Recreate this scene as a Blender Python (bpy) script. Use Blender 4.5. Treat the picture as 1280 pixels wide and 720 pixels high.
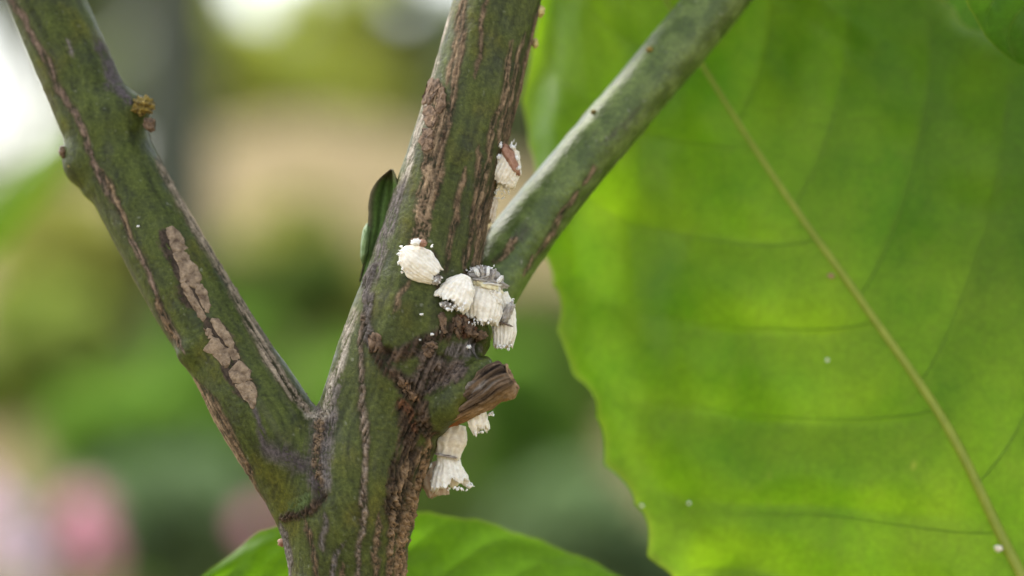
import bpy, bmesh, math, random
import numpy as np
from mathutils import Vector, Matrix

# ------------------------------------------------------------------ camera, world, sun, exposure
# One Blender unit stands for one centimetre.  Camera looks along +Y, focus plane Y = 0.
for o in list(bpy.data.objects):
    bpy.data.objects.remove(o)
scene = bpy.context.scene
COL = scene.collection
CAM_D = 40.0
cam_data = bpy.data.cameras.new("camera")
cam = bpy.data.objects.new("camera", cam_data)
COL.objects.link(cam)
cam.location = (0, -CAM_D, 0)
cam.rotation_euler = (math.radians(90), 0, 0)
cam_data.sensor_width = 36.0
cam_data.lens = 36.0 * CAM_D / 12.8
cam_data.clip_start = 0.5
cam_data.clip_end = 60000
cam_data.dof.use_dof = True
cam_data.dof.focus_distance = CAM_D - 0.45
cam_data.dof.aperture_fstop = 0.098
cam_data.dof.aperture_blades = 0
scene.camera = cam

SUN_EL, SUN_AZ = 50.0, -56.0          # azimuth from +Y towards +X
world = bpy.data.worlds.new("World")
scene.world = world
world.use_nodes = True
wn = world.node_tree.nodes
wl = world.node_tree.links
bg = wn["Background"]
sky = wn.new("ShaderNodeTexSky")
sky.sky_type = 'NISHITA'
sky.sun_disc = False
sky.sun_elevation = math.radians(SUN_EL)
sky.sun_rotation = math.radians(SUN_AZ)
sky.air_density = 1.0
sky.dust_density = 1.6
sky.ozone_density = 0.0
pale = wn.new("ShaderNodeHueSaturation")          # a veiled sky: whiter than a clear one all over
pale.inputs["Saturation"].default_value = 0.30
wl.new(sky.outputs[0], pale.inputs["Color"])
wl.new(pale.outputs[0], bg.inputs[0])
bg.inputs[1].default_value = 0.15

sun_data = bpy.data.lights.new("sun", 'SUN')
sun_data.energy = 1.5
sun_data.angle = math.radians(14)
sun_data.color = (1.0, 0.93, 0.82)
sun = bpy.data.objects.new("sun", sun_data)
COL.objects.link(sun)
_e, _a = math.radians(SUN_EL), math.radians(SUN_AZ)
SUN_DIR = Vector((math.sin(_a) * math.cos(_e), math.cos(_a) * math.cos(_e), math.sin(_e)))
sun.rotation_euler = SUN_DIR.to_track_quat('Z', 'Y').to_euler()
sun.location = SUN_DIR * 300

scene.view_settings.view_transform = 'Standard'
scene.view_settings.look = 'None'
scene.view_settings.exposure = 1.62
scene.view_settings.gamma = 1.0
scene.view_settings.use_curve_mapping = False
scene.render.engine = 'CYCLES'
scene.cycles.use_denoising = True
scene.cycles.max_bounces = 8
scene.cycles.transparent_max_bounces = 8
scene.cycles.sample_clamp_indirect = 6.0

GROUND_Z = -46.0
rng = np.random.default_rng(11)
random.seed(7)


def P(px, py, Y=0.0):
    """A point of the place that the photograph shows at pixel (px, py), at depth Y behind the focus plane."""
    k = (CAM_D + Y) / CAM_D
    return np.array([(px - 640) / 100.0 * k, Y, (360 - py) / 100.0 * k])


# ------------------------------------------------------------------ numeric noise
_perm = np.random.default_rng(3).permutation(256)
_perm = np.concatenate([_perm, _perm, _perm])
_grad = np.random.default_rng(4).normal(size=(256, 3))
_grad /= np.linalg.norm(_grad, axis=1)[:, None]


def perlin(p):
    p = np.asarray(p, dtype=np.float64)
    i = np.floor(p).astype(np.int64)
    f = p - i
    u = f * f * f * (f * (f * 6 - 15) + 10)
    i &= 255
    out = 0
    for dx in (0, 1):
        wx = u[:, 0] if dx else 1 - u[:, 0]
        for dy in (0, 1):
            wy = u[:, 1] if dy else 1 - u[:, 1]
            for dz in (0, 1):
                wz = u[:, 2] if dz else 1 - u[:, 2]
                h = _perm[_perm[_perm[(i[:, 0] + dx) & 255] + ((i[:, 1] + dy) & 255)] + ((i[:, 2] + dz) & 255)]
                g = _grad[h]
                out = out + wx * wy * wz * (g[:, 0] * (f[:, 0] - dx) + g[:, 1] * (f[:, 1] - dy) + g[:, 2] * (f[:, 2] - dz))
    return out * 1.4


def fbm(p, oct=3, gain=0.5):
    s, a, q = 0, 1.0, np.asarray(p, dtype=np.float64)
    for k in range(oct):
        s = s + a * perlin(q + 17.3 * k)
        q = q * 2.03
        a *= gain
    return s


def smoothstep(a, b, x):
    t = np.clip((x - a) / (b - a), 0, 1)
    return t * t * (3 - 2 * t)


def lerp(a, b, t):
    return a + (b - a) * t


# ------------------------------------------------------------------ scene helpers
def tag(o, label=None, cat=None, group=None, kind=None):
    if label: o["label"] = label
    if cat: o["category"] = cat
    if group: o["group"] = group
    if kind: o["kind"] = kind
    return o


def empty(name, loc=(0, 0, 0)):
    o = bpy.data.objects.new(name, None)
    o.empty_display_size = 0.5
    COL.objects.link(o)
    o.location = loc
    return o


def set_parent(o, parent):
    if parent is not None:
        o.parent = parent
        w = Vector((0, 0, 0))
        q = parent
        while q is not None:
            w += Vector(q.location)
            q = q.parent
        o.location = Vector(o.location) - w


def mesh_obj(name, V, F, mat, parent=None, smooth=True, attrs=None):
    """One mesh object from arrays in world coordinates.  attrs: name -> per-vertex floats or rgb."""
    me = bpy.data.meshes.new(name)
    V = np.asarray(V, dtype=np.float32)
    if isinstance(F, np.ndarray) and F.ndim == 2:
        nF, k = F.shape
        me.vertices.add(len(V))
        me.vertices.foreach_set("co", V.ravel())
        me.loops.add(nF * k)
        me.loops.foreach_set("vertex_index", F.astype(np.int32).ravel())
        me.polygons.add(nF)
        me.polygons.foreach_set("loop_start", np.arange(nF, dtype=np.int32) * k)
        me.update(calc_edges=True)
    else:
        me.from_pydata([tuple(v) for v in V], [], F)
    me.validate()
    if smooth:
        me.polygons.foreach_set("use_smooth", np.ones(len(me.polygons), dtype=bool))
    if attrs:
        for k, a in attrs.items():
            a = np.asarray(a, dtype=np.float32)
            if a.ndim == 1:
                at = me.attributes.new(k, 'FLOAT', 'POINT')
                at.data.foreach_set("value", a)
            else:
                at = me.attributes.new(k, 'FLOAT_COLOR', 'POINT')
                at.data.foreach_set("color", np.c_[a, np.ones(len(a), dtype=np.float32)].ravel())
    me.update()
    o = bpy.data.objects.new(name, me)
    if mat: me.materials.append(mat)
    COL.objects.link(o)
    set_parent(o, parent)
    return o


def catmull(pts, n):
    """Resample a polyline smoothly: pts (m,k) -> (n,k)."""
    pts = np.asarray(pts, dtype=float)
    m = len(pts)
    d = np.r_[0, np.cumsum(np.linalg.norm(np.diff(pts[:, :3], axis=0), axis=1) + 1e-6)]
    t = np.linspace(0, d[-1], n)
    i = np.clip(np.searchsorted(d, t, side='right') - 1, 0, m - 2)
    u = ((t - d[i]) / (d[i + 1] - d[i]))[:, None]
    p0 = pts[np.clip(i - 1, 0, m - 1)]; p1 = pts[i]; p2 = pts[i + 1]; p3 = pts[np.clip(i + 2, 0, m - 1)]
    return 0.5 * (2 * p1 + (p2 - p0) * u + (2 * p0 - 5 * p1 + 4 * p2 - p3) * u ** 2 + (3 * p1 - p0 - 3 * p2 + p3) * u ** 3)


def tube_arrays(path, rad, seg=10, cap=True, squash=None):
    """Tapered tube round a path (n,3) with radii (n,)."""
    path = np.asarray(path, float); rad = np.asarray(rad, float)
    n = len(path)
    T = np.gradient(path, axis=0)
    T /= np.linalg.norm(T, axis=1)[:, None] + 1e-9
    ref = np.array([0, 1.0, 0]) if abs(T[0][1]) < 0.8 else np.array([1.0, 0, 0])
    N = np.cross(T, ref); N /= np.linalg.norm(N, axis=1)[:, None] + 1e-9
    B = np.cross(T, N)
    a = np.linspace(0, 2 * np.pi, seg, endpoint=False)
    V = path[:, None, :] + rad[:, None, None] * (np.cos(a)[None, :, None] * N[:, None, :] + np.sin(a)[None, :, None] * B[:, None, :])
    V = V.reshape(-1, 3)
    F = []
    for i in range(n - 1):
        for j in range(seg):
            F.append((i * seg + j, i * seg + (j + 1) % seg, (i + 1) * seg + (j + 1) % seg, (i + 1) * seg + j))
    if cap:
        V = np.vstack([V, path[:1], path[-1:]])
        c0, c1 = len(V) - 2, len(V) - 1
        for j in range(seg):
            F.append((c0, (j + 1) % seg, j))
            F.append((c1, (n - 1) * seg + j, (n - 1) * seg + (j + 1) % seg))
    return V, F


def join_arrays(parts):
    V, F, off = [], [], 0
    for v, f in parts:
        V.append(np.asarray(v))
        F += [tuple(int(i) + off for i in q) for q in f]
        off += len(v)
    return np.vstack(V), F


# ------------------------------------------------------------------ materials
def new_mat(name):
    m = bpy.data.materials.new(name)
    m.use_nodes = True
    nt = m.node_tree
    b = nt.nodes["Principled BSDF"]
    return m, nt, b


def nd(nt, typ, **kw):
    n = nt.nodes.new(typ)
    for k, v in kw.items():
        setattr(n, k, v)
    return n


def noise_node(nt, scale, detail=4, rough=0.55, vec=None):
    n = nd(nt, "ShaderNodeTexNoise")
    n.inputs["Scale"].default_value = scale
    n.inputs["Detail"].default_value = detail
    n.inputs["Roughness"].default_value = rough
    if vec is None:
        tc = nd(nt, "ShaderNodeTexCoord")
        vec = tc.outputs["Object"]
    nt.links.new(vec, n.inputs["Vector"])
    return n


def ramp(nt, fac, stops):
    r = nd(nt, "ShaderNodeValToRGB")
    els = r.color_ramp.elements
    while len(els) < len(stops): els.new(0.5)
    for e, (p, c) in zip(els, stops):
        e.position = p
        e.color = (*c, 1) if len(c) == 3 else c
    nt.links.new(fac, r.inputs[0])
    return r


def mixc(nt, a, b, fac, mode='MIX'):
    m = nd(nt, "ShaderNodeMix", data_type='RGBA', blend_type=mode)
    for sock, v in ((m.inputs[6], a), (m.inputs[7], b)):
        if hasattr(v, "is_linked"): nt.links.new(v, sock)
        else: sock.default_value = (*v, 1)
    if hasattr(fac, "is_linked"): nt.links.new(fac, m.inputs[0])
    else: m.inputs[0].default_value = fac
    return m.outputs[2]


def add_bump(nt, b, height, strength, dist):
    bp = nd(nt, "ShaderNodeBump")
    bp.inputs["Strength"].default_value = strength
    bp.inputs["Distance"].default_value = dist
    nt.links.new(height, bp.inputs["Height"])
    nt.links.new(bp.outputs[0], b.inputs["Normal"])
    return bp


def simple_mat(name, c1, c2, scale=6.0, rough=0.6, bump=0.0, spec=0.4, sss=0.0, sssr=(0.1, 0.1, 0.1), transl=0.0, tcol=None):
    m, nt, b = new_mat(name)
    n = noise_node(nt, scale, 5, 0.6)
    r = ramp(nt, n.outputs[0], [(0.3, c1), (0.7, c2)])
    nt.links.new(r.outputs[0], b.inputs["Base Color"])
    b.inputs["Roughness"].default_value = rough
    b.inputs["Specular IOR Level"].default_value = spec
    if sss:
        b.inputs["Subsurface Weight"].default_value = sss
        b.inputs["Subsurface Radius"].default_value = sssr
        b.inputs["Subsurface Scale"].default_value = 0.12
    if bump:
        add_bump(nt, b, n.outputs[0], 1.0, bump)
    if transl:
        t = nd(nt, "ShaderNodeBsdfTranslucent")
        if tcol is None: nt.links.new(r.outputs[0], t.inputs[0])
        else: t.inputs[0].default_value = (*tcol, 1)
        ms = nd(nt, "ShaderNodeMixShader")
        ms.inputs[0].default_value = transl
        nt.links.new(b.outputs[0], ms.inputs[1]); nt.links.new(t.outputs[0], ms.inputs[2])
        nt.links.new(ms.outputs[0], nt.nodes["Material Output"].inputs[0])
    return m


def bark_material():
    m, nt, b = new_mat("citrus_bark")
    at = nd(nt, "ShaderNodeAttribute", attribute_name="Col")
    rg = nd(nt, "ShaderNodeAttribute", attribute_name="rough")
    n = noise_node(nt, 16, 6, 0.65)
    n2 = noise_node(nt, 60, 3, 0.6)
    r = ramp(nt, n.outputs[0], [(0.25, (0.62, 0.62, 0.62)), (0.75, (1.35, 1.35, 1.35))])
    c = mixc(nt, at.outputs[0], r.outputs[0], 1.0, 'MULTIPLY')
    r2 = ramp(nt, n2.outputs[0], [(0.3, (0.8, 0.8, 0.8)), (0.7, (1.2, 1.2, 1.2))])
    c = mixc(nt, c, r2.outputs[0], 1.0, 'MULTIPLY')
    nt.links.new(c, b.inputs["Base Color"])
    nt.links.new(rg.outputs["Fac"], b.inputs["Roughness"])
    sp = nd(nt, "ShaderNodeMapRange")                               # smooth skin is waxy, bark is dull
    sp.inputs["From Min"].default_value = .30; sp.inputs["From Max"].default_value = .55
    sp.inputs["To Min"].default_value = .45; sp.inputs["To Max"].default_value = .16
    nt.links.new(rg.outputs["Fac"], sp.inputs["Value"])
    nt.links.new(sp.outputs[0], b.inputs["Specular IOR Level"])
    ad = nd(nt, "ShaderNodeMath", operation='ADD')
    nt.links.new(n.outputs[0], ad.inputs[0]); nt.links.new(n2.outputs[0], ad.inputs[1])
    ml = nd(nt, "ShaderNodeMath", operation='MULTIPLY')
    nt.links.new(ad.outputs[0], ml.inputs[0]); nt.links.new(rg.outputs["Fac"], ml.inputs[1])
    add_bump(nt, b, ml.outputs[0], 0.55, 0.02)
    return m


def leaf_material(name, dark, light, tcol, transl=0.5, rough=0.42, veins=True, tcol2=None):
    """Leaf blade: diffuse/gloss on top of light coming through; 'vein' attribute gives paler/darker net."""
    m, nt, b = new_mat(name)
    n = noise_node(nt, 0.55, 5, 0.55)
    n2 = noise_node(nt, 14, 4, 0.6)
    base = ramp(nt, n.outputs[0], [(0.3, dark), (0.7, light)]).outputs[0]
    t2 = tcol2 or tuple(x * 0.75 for x in tcol)
    tc = ramp(nt, n.outputs[0], [(0.28, t2), (0.72, tcol)]).outputs[0]
    fine = ramp(nt, n2.outputs[0], [(0.3, (0.86, 0.86, 0.86)), (0.7, (1.12, 1.12, 1.12))]).outputs[0]
    base = mixc(nt, base, fine, 1.0, 'MULTIPLY')
    tc = mixc(nt, tc, fine, 1.0, 'MULTIPLY')
    tco = nd(nt, "ShaderNodeTexCoord")
    vo = nd(nt, "ShaderNodeTexVoronoi")
    vo.inputs["Scale"].default_value = 9.0
    nt.links.new(tco.outputs["Object"], vo.inputs["Vector"])
    gl = ramp(nt, vo.outputs["Distance"], [(0.06, (1.25, 1.25, 1.1)), (0.16, (1, 1, 1))]).outputs[0]
    tc = mixc(nt, tc, gl, 0.6, 'MULTIPLY')
    for sc_, k_ in ((2.0, .10), (6.5, .07)):                          # fine net of small veins
        ve = nd(nt, "ShaderNodeTexVoronoi", feature='DISTANCE_TO_EDGE')
        ve.inputs["Scale"].default_value = sc_
        dn = noise_node(nt, sc_ * 1.2, 3, .6)
        vm = nd(nt, "ShaderNodeVectorMath", operation='MULTIPLY_ADD')
        nt.links.new(dn.outputs["Color"], vm.inputs[0]); vm.inputs[1].default_value = (.6 / sc_,) * 3
        nt.links.new(tco.outputs["Object"], vm.inputs[2]); nt.links.new(vm.outputs[0], ve.inputs["Vector"])
        ln = ramp(nt, ve.outputs["Distance"], [(0.0, (1 - k_,) * 3), (0.09, (1, 1, 1))]).outputs[0]
        tc = mixc(nt, tc, ln, 1.0, 'MULTIPLY'); base = mixc(nt, base, ln, .6, 'MULTIPLY')
    if veins:
        at = nd(nt, "ShaderNodeAttribute", attribute_name="vein")
        base = mixc(nt, base, (0.10, 0.15, 0.03), at.outputs["Fac"])
        tc = mixc(nt, tc, tuple(x * 0.6 for x in tcol), at.outputs["Fac"])
        yw = nd(nt, "ShaderNodeAttribute", attribute_name="spot")
        base = mixc(nt, base, (0.35, 0.36, 0.08), yw.outputs["Fac"])
        tc = mixc(nt, tc, (0.55, 0.55, 0.05), yw.outputs["Fac"])
    nt.links.new(base, b.inputs["Base Color"])
    b.inputs["Roughness"].default_value = rough
    b.inputs["Specular IOR Level"].default_value = 0.20
    bp = add_bump(nt, b, n2.outputs[0], 0.25, 0.02)
    t = nd(nt, "ShaderNodeBsdfTranslucent")
    nt.links.new(tc, t.inputs[0])
    ms = nd(nt, "ShaderNodeMixShader")
    ms.inputs[0].default_value = transl
    nt.links.new(b.outputs[0], ms.inputs[1]); nt.links.new(t.outputs[0], ms.inputs[2])
    nt.links.new(ms.outputs[0], nt.nodes["Material Output"].inputs[0])
    return m


def wax_material(name, c1, c2, tint, scale=18):
    """Matt white wax; 'dirt' attribute brings in the tint."""
    m, nt, b = new_mat(name)
    n = noise_node(nt, scale, 5, 0.65)
    base = ramp(nt, n.outputs[0], [(0.3, c1), (0.65, c2)]).outputs[0]
    at = nd(nt, "ShaderNodeAttribute", attribute_name="tint_amount")
    base = mixc(nt, base, tint, at.outputs["Fac"])
    nt.links.new(base, b.inputs["Base Color"])
    b.inputs["Roughness"].default_value = 0.75
    b.inputs["Specular IOR Level"].default_value = 0.25
    b.inputs["Subsurface Weight"].default_value = 0.35
    b.inputs["Subsurface Radius"].default_value = (0.10, 0.08, 0.06)
    b.inputs["Subsurface Scale"].default_value = 0.5
    n3 = noise_node(nt, 45, 3, 0.6)
    add_bump(nt, b, n3.outputs[0], 0.35, 0.008)
    return m


M_BARK = bark_material()
M_LEAF = leaf_material("citrus_leaf_blade", (0.040, 0.105, 0.005), (0.095, 0.175, 0.016), (0.30, 0.50, 0.010), 0.46, tcol2=(0.13, 0.34, 0.004))
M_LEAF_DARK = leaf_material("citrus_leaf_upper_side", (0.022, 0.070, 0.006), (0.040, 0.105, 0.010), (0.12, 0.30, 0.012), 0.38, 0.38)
M_LEAF_LOW = leaf_material("citrus_leaf_lower", (0.030, 0.095, 0.004), (0.060, 0.140, 0.008), (0.20, 0.44, 0.008), 0.45, 0.42)
M_RIB = simple_mat("leaf_midrib_green", (0.22, 0.28, 0.032), (0.34, 0.39, 0.055), 5, 0.5, transl=0.30, tcol=(0.62, 0.68, 0.05))
M_VEIN = simple_mat("leaf_side_vein_green", (0.075, 0.150, 0.012), (0.125, 0.210, 0.024), 5, 0.5, transl=0.45, tcol=(0.36, 0.56, 0.016))
M_PETIOLE = simple_mat("petiole_green", (0.06, 0.11, 0.02), (0.10, 0.16, 0.03), 5, 0.45, bump=0.02)
M_PLATE = simple_mat("dry_bark_plate", (0.085, 0.055, 0.035), (0.36, 0.27, 0.18), 12, 0.9, bump=0.06)
M_FLAKE = simple_mat("brown_bark_flake", (0.035, 0.022, 0.014), (0.24, 0.155, 0.095), 13, 0.85, bump=0.05)
M_DEADWOOD = None
M_WAX = wax_material("white_wax", (0.66, 0.61, 0.50), (0.88, 0.85, 0.77), (0.42, 0.36, 0.29))
M_CREAM = wax_material("cream_wax", (0.58, 0.52, 0.40), (0.80, 0.75, 0.64), (0.33, 0.24, 0.16))
M_GREYWAX = wax_material("grey_wrinkled_wax", (0.22, 0.20, 0.18), (0.56, 0.53, 0.49), (0.12, 0.09, 0.07), 10)
M_TUFT = wax_material("wax_tuft", (0.70, 0.68, 0.64), (0.88, 0.87, 0.84), (0.4, 0.36, 0.3), 25)
M_REDBODY = simple_mat("red_brown_insect_body", (0.16, 0.06, 0.03), (0.42, 0.24, 0.16), 14, 0.5, bump=0.02)
M_YELLOW = wax_material("yellow_wax_band", (0.68, 0.62, 0.38), (0.82, 0.77, 0.58), (0.3, 0.22, 0.1))
M_BUD = simple_mat("yellow_brown_bud", (0.05, 0.03, 0.010), (0.36, 0.26, 0.045), 18, 0.6, bump=0.05)
M_PALEBUD = simple_mat("pale_yellow_bud", (0.45, 0.36, 0.12), (0.65, 0.56, 0.25), 14, 0.6, bump=0.03)
M_GREENBUD = simple_mat("pale_green_bud", (0.09, 0.15, 0.05), (0.16, 0.24, 0.09), 10, 0.5, bump=0.02)

# ------------------------------------------------------------------ the ground (setting)
def ground_height(x, y):
    z = GROUND_Z + 0.0 * x
    # an earth bank behind the plants
    k = smoothstep(230, 430, y)
    xb = x / np.maximum(1.0, (CAM_D + y) / CAM_D)              # spread of the bank grows with distance
    hump = np.exp(-((xb + 2.3) / 2.6) ** 2)
    z = z + k * (58 + 13 * hump) * (1 - 0.85 * smoothstep(520, 1400, y))
    p = np.c_[x.ravel() / 40, y.ravel() / 40, 0 * x.ravel()]
    z = z + (2.2 * fbm(p, 3)).reshape(x.shape) * smoothstep(30, 120, np.hypot(x, y))
    return z


def build_ground():
    a = np.r_[-16000, -8000, -4000, -2000, -1100, -700, np.arange(-480, 481, 16), 700, 1100, 2000, 4000, 8000, 16000].astype(float)
    c = np.r_[-8000, -4000, -2000, -900, -400, -200, np.arange(-120, 900, 16), 1000, 1200, 1500, 2200, 4000, 8000, 16000].astype(float)
    X, Y = np.meshgrid(a, c, indexing='ij')
    Z = ground_height(X, Y)
    V = np.c_[X.ravel(), Y.ravel(), Z.ravel()]
    n, m = X.shape
    idx = np.arange(n * m).reshape(n, m)
    F = np.stack([idx[:-1, :-1], idx[1:, :-1], idx[1:, 1:], idx[:-1, 1:]], -1).reshape(-1, 4)
    mt, nt, b = new_mat("garden_soil")
    n1 = noise_node(nt, 0.05, 6, 0.6)
    n2 = noise_node(nt, 0.9, 6, 0.65)
    c1 = ramp(nt, n1.outputs[0], [(0.35, (0.20, 0.150, 0.062)), (0.65, (0.31, 0.240, 0.110))]).outputs[0]
    c2 = ramp(nt, n2.outputs[0], [(0.3, (0.7, 0.7, 0.7)), (0.7, (1.25, 1.25, 1.25))]).outputs[0]
    nt.links.new(mixc(nt, c1, c2, 1.0, 'MULTIPLY'), b.inputs["Base Color"])
    b.inputs["Roughness"].default_value = 0.95
    add_bump(nt, b, n2.outputs[0], 0.8, 0.8)
    o = mesh_obj("ground", V, F, mt)
    tag(o, "bare brown garden soil rising to an earth bank", "ground", kind="structure")


build_ground()

# ------------------------------------------------------------------ the citrus plant: stem
def chain(pts, n):
    w = np.array([[*P(a, b, c), r] for a, b, c, r in pts])
    return catmull(w, n)


CH = {
    'center': chain([(436, 960, 0.05, .74), (433, 800, 0.02, .73), (433, 720, 0, .715), (440, 630, 0, .80), (462, 570, 0, .74), (481, 520, 0, .70), (500, 460, 0, .74),
                     (521, 400, 0, .77), (529, 345, .02, .67), (556, 240, .15, .615), (591, 120, .35, .575), (622, 0, .6, .545), (662, -150, .9, .52), (700, -290, 1.1, .50)], 44),
    'left': chain([(-28, -190, 1.75, .47), (57, 0, 1.35, .485), (140, 190, .95, .495), (227, 350, .5, .53), (283, 440, .25, .53), (332, 520, .05, .58), (388, 615, 0, .56), (425, 720, 0, .45)], 34),
    'right': chain([(1030, -165, 2.4, .37), (877, 23, 1.8, .375), (790, 127, 1.45, .365), (712, 220, 1.2, .37), (640, 312, .95, .40), (592, 385, .65, .42), (545, 450, .3, .42)], 30),
    'knot': chain([(585, 425, -.20, .30), (560, 430, -.28, .38), (520, 455, -.22, .42), (480, 500, -.05, .45)], 8),
    'collar': chain([(604, 456, -.52, .13), (588, 474, -.60, .20), (570, 500, -.64, .225), (560, 506, -.58, .24), (545, 512, -.45, .27), (525, 535, -.25, .30), (505, 570, -.1, .32)], 12),
    'panel': chain([(492, 305, .15, .14), (470, 362, .04, .17), (449, 420, -.08, .20), (430, 490, -.18, .26), (418, 580, -.12, .33), (410, 660, .05, .3)], 10),
    'node': chain([(140, 150, .95, .44), (166, 138, .80, .22), (174, 134, .74, .10)], 5),
    'nub': chain([(118, 205, .95, .42), (95, 197, .88, .16), (85, 193, .86, .07)], 5),
    'right_node': chain([(236, 440, .0, .15), (250, 436, .1, .3)], 3),
}


def chain_sdf(p, c):
    d = np.full(len(p), 1e3)
    for i in range(len(c) - 1):
        a, b = c[i, :3], c[i + 1, :3]
        ab = b - a
        t = np.clip((p - a) @ ab / (ab @ ab), 0, 1)
        q = p - a - t[:, None] * ab
        d = np.minimum(d, np.sqrt(np.einsum('ij,ij->i', q, q)) - (c[i, 3] + t * (c[i + 1, 3] - c[i, 3])))
    return d


SMOOTH_K = {'left': .16, 'right': .12, 'knot': .22, 'collar': .12, 'panel': .16, 'node': .18, 'nub': .16, 'right_node': .12}


def stem_sdf(p):
    d = np.full(len(p), 50.0)
    for nme in CH:
        c = CH[nme]
        lo = c[:, :3].min(0) - c[:, 3].max() - .45
        hi = c[:, :3].max(0) + c[:, 3].max() + .45
        s = np.all((p > lo) & (p < hi), axis=1)
        if not s.any(): continue
        e = chain_sdf(p[s], c)
        if nme == 'center':
            d[s] = np.minimum(d[s], e)
        else:
            k = SMOOTH_K[nme]
            ds = d[s]
            h = np.clip(.5 + .5 * (ds - e) / k, 0, 1)
            d[s] = ds * (1 - h) + e * h - k * h * (1 - h)
    return d


def surface_nets(fn, lo, hi, h):
    n = np.ceil((np.array(hi) - lo) / h).astype(int) + 1
    ax = [lo[i] + h * np.arange(n[i]) for i in range(3)]
    D = np.empty(tuple(n))
    for i0 in range(0, n[0], 24):                                    # slabs, to bound memory
        G = np.stack(np.meshgrid(ax[0][i0:i0 + 24], ax[1], ax[2], indexing='ij'), -1)
        D[i0:i0 + 24] = fn(G.reshape(-1, 3)).reshape(G.shape[:3])
    S = D < 0
    acc = np.zeros(tuple(n - 1) + (3,)); cnt = np.zeros(tuple(n - 1))
    sl = lambda o, e: slice(o, e)
    m = n - 1
    for axis in range(3):
        oth = [a for a in range(3) if a != axis]
        for u in (0, 1):
            for v in (0, 1):
                off0 = [0, 0, 0]; off0[oth[0]] = u; off0[oth[1]] = v
                off1 = list(off0); off1[axis] = 1
                A = D[tuple(slice(off0[a], off0[a] + m[a]) for a in range(3))]
                B = D[tuple(slice(off1[a], off1[a] + m[a]) for a in range(3))]
                x = (A < 0) != (B < 0)
                t = np.where(x, A / np.where(x, A - B, 1), 0)
                for a in range(3):
                    acc[..., a] += np.where(x, (t if a == axis else off0[a]), 0)
                cnt += x
    act = cnt > 0
    idx = -np.ones(tuple(m), dtype=np.int64)
    idx[act] = np.arange(act.sum())
    cell = np.argwhere(act)
    V = lo + h * (cell + acc[act] / cnt[act][:, None])
    F = []
    for axis in range(3):
        o = [(axis + 1) % 3, (axis + 2) % 3]
        s0 = [slice(None)] * 3; s0[axis] = slice(0, -1)
        s1 = [slice(None)] * 3; s1[axis] = slice(1, None)
        x = S[tuple(s0)] != S[tuple(s1)]
        e = np.argwhere(x)
        e = e[(e[:, o[0]] > 0) & (e[:, o[1]] > 0) & (e[:, o[0]] < m[o[0]]) & (e[:, o[1]] < m[o[1]])]
        def at(du, dv):
            q = e.copy(); q[:, o[0]] -= du; q[:, o[1]] -= dv
            return idx[q[:, 0], q[:, 1], q[:, 2]]
        quad = np.stack([at(1, 1), at(0, 1), at(0, 0), at(1, 0)], -1)
        flip = ~S[e[:, 0], e[:, 1], e[:, 2]]
        quad[flip] = quad[flip][:, ::-1]
        F.append(quad)
    F = np.vstack(F)
    F = F[(F >= 0).all(1)]
    return V, F


def project_px(V):
    k = CAM_D / (CAM_D + V[:, 1])
    return np.c_[640 + 100 * V[:, 0] * k, 360 - 100 * V[:, 2] * k]


def poly_dist(q, poly):
    poly = np.asarray(poly, float)
    d = np.full(len(q), 1e9); T = np.zeros(len(q))
    seg = np.linalg.norm(np.diff(poly, axis=0), axis=1); cum = np.r_[0, np.cumsum(seg)]
    for i in range(len(poly) - 1):
        a, b = poly[i], poly[i + 1]
        t = np.clip((q - a) @ (b - a) / ((b - a) @ (b - a)), 0, 1)
        e = np.linalg.norm(q - a - t[:, None] * (b - a), axis=1)
        s = e < d
        d[s] = e[s]; T[s] = ((cum[i] + t * seg[i]) / cum[-1])[s]
    return d, T


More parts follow.
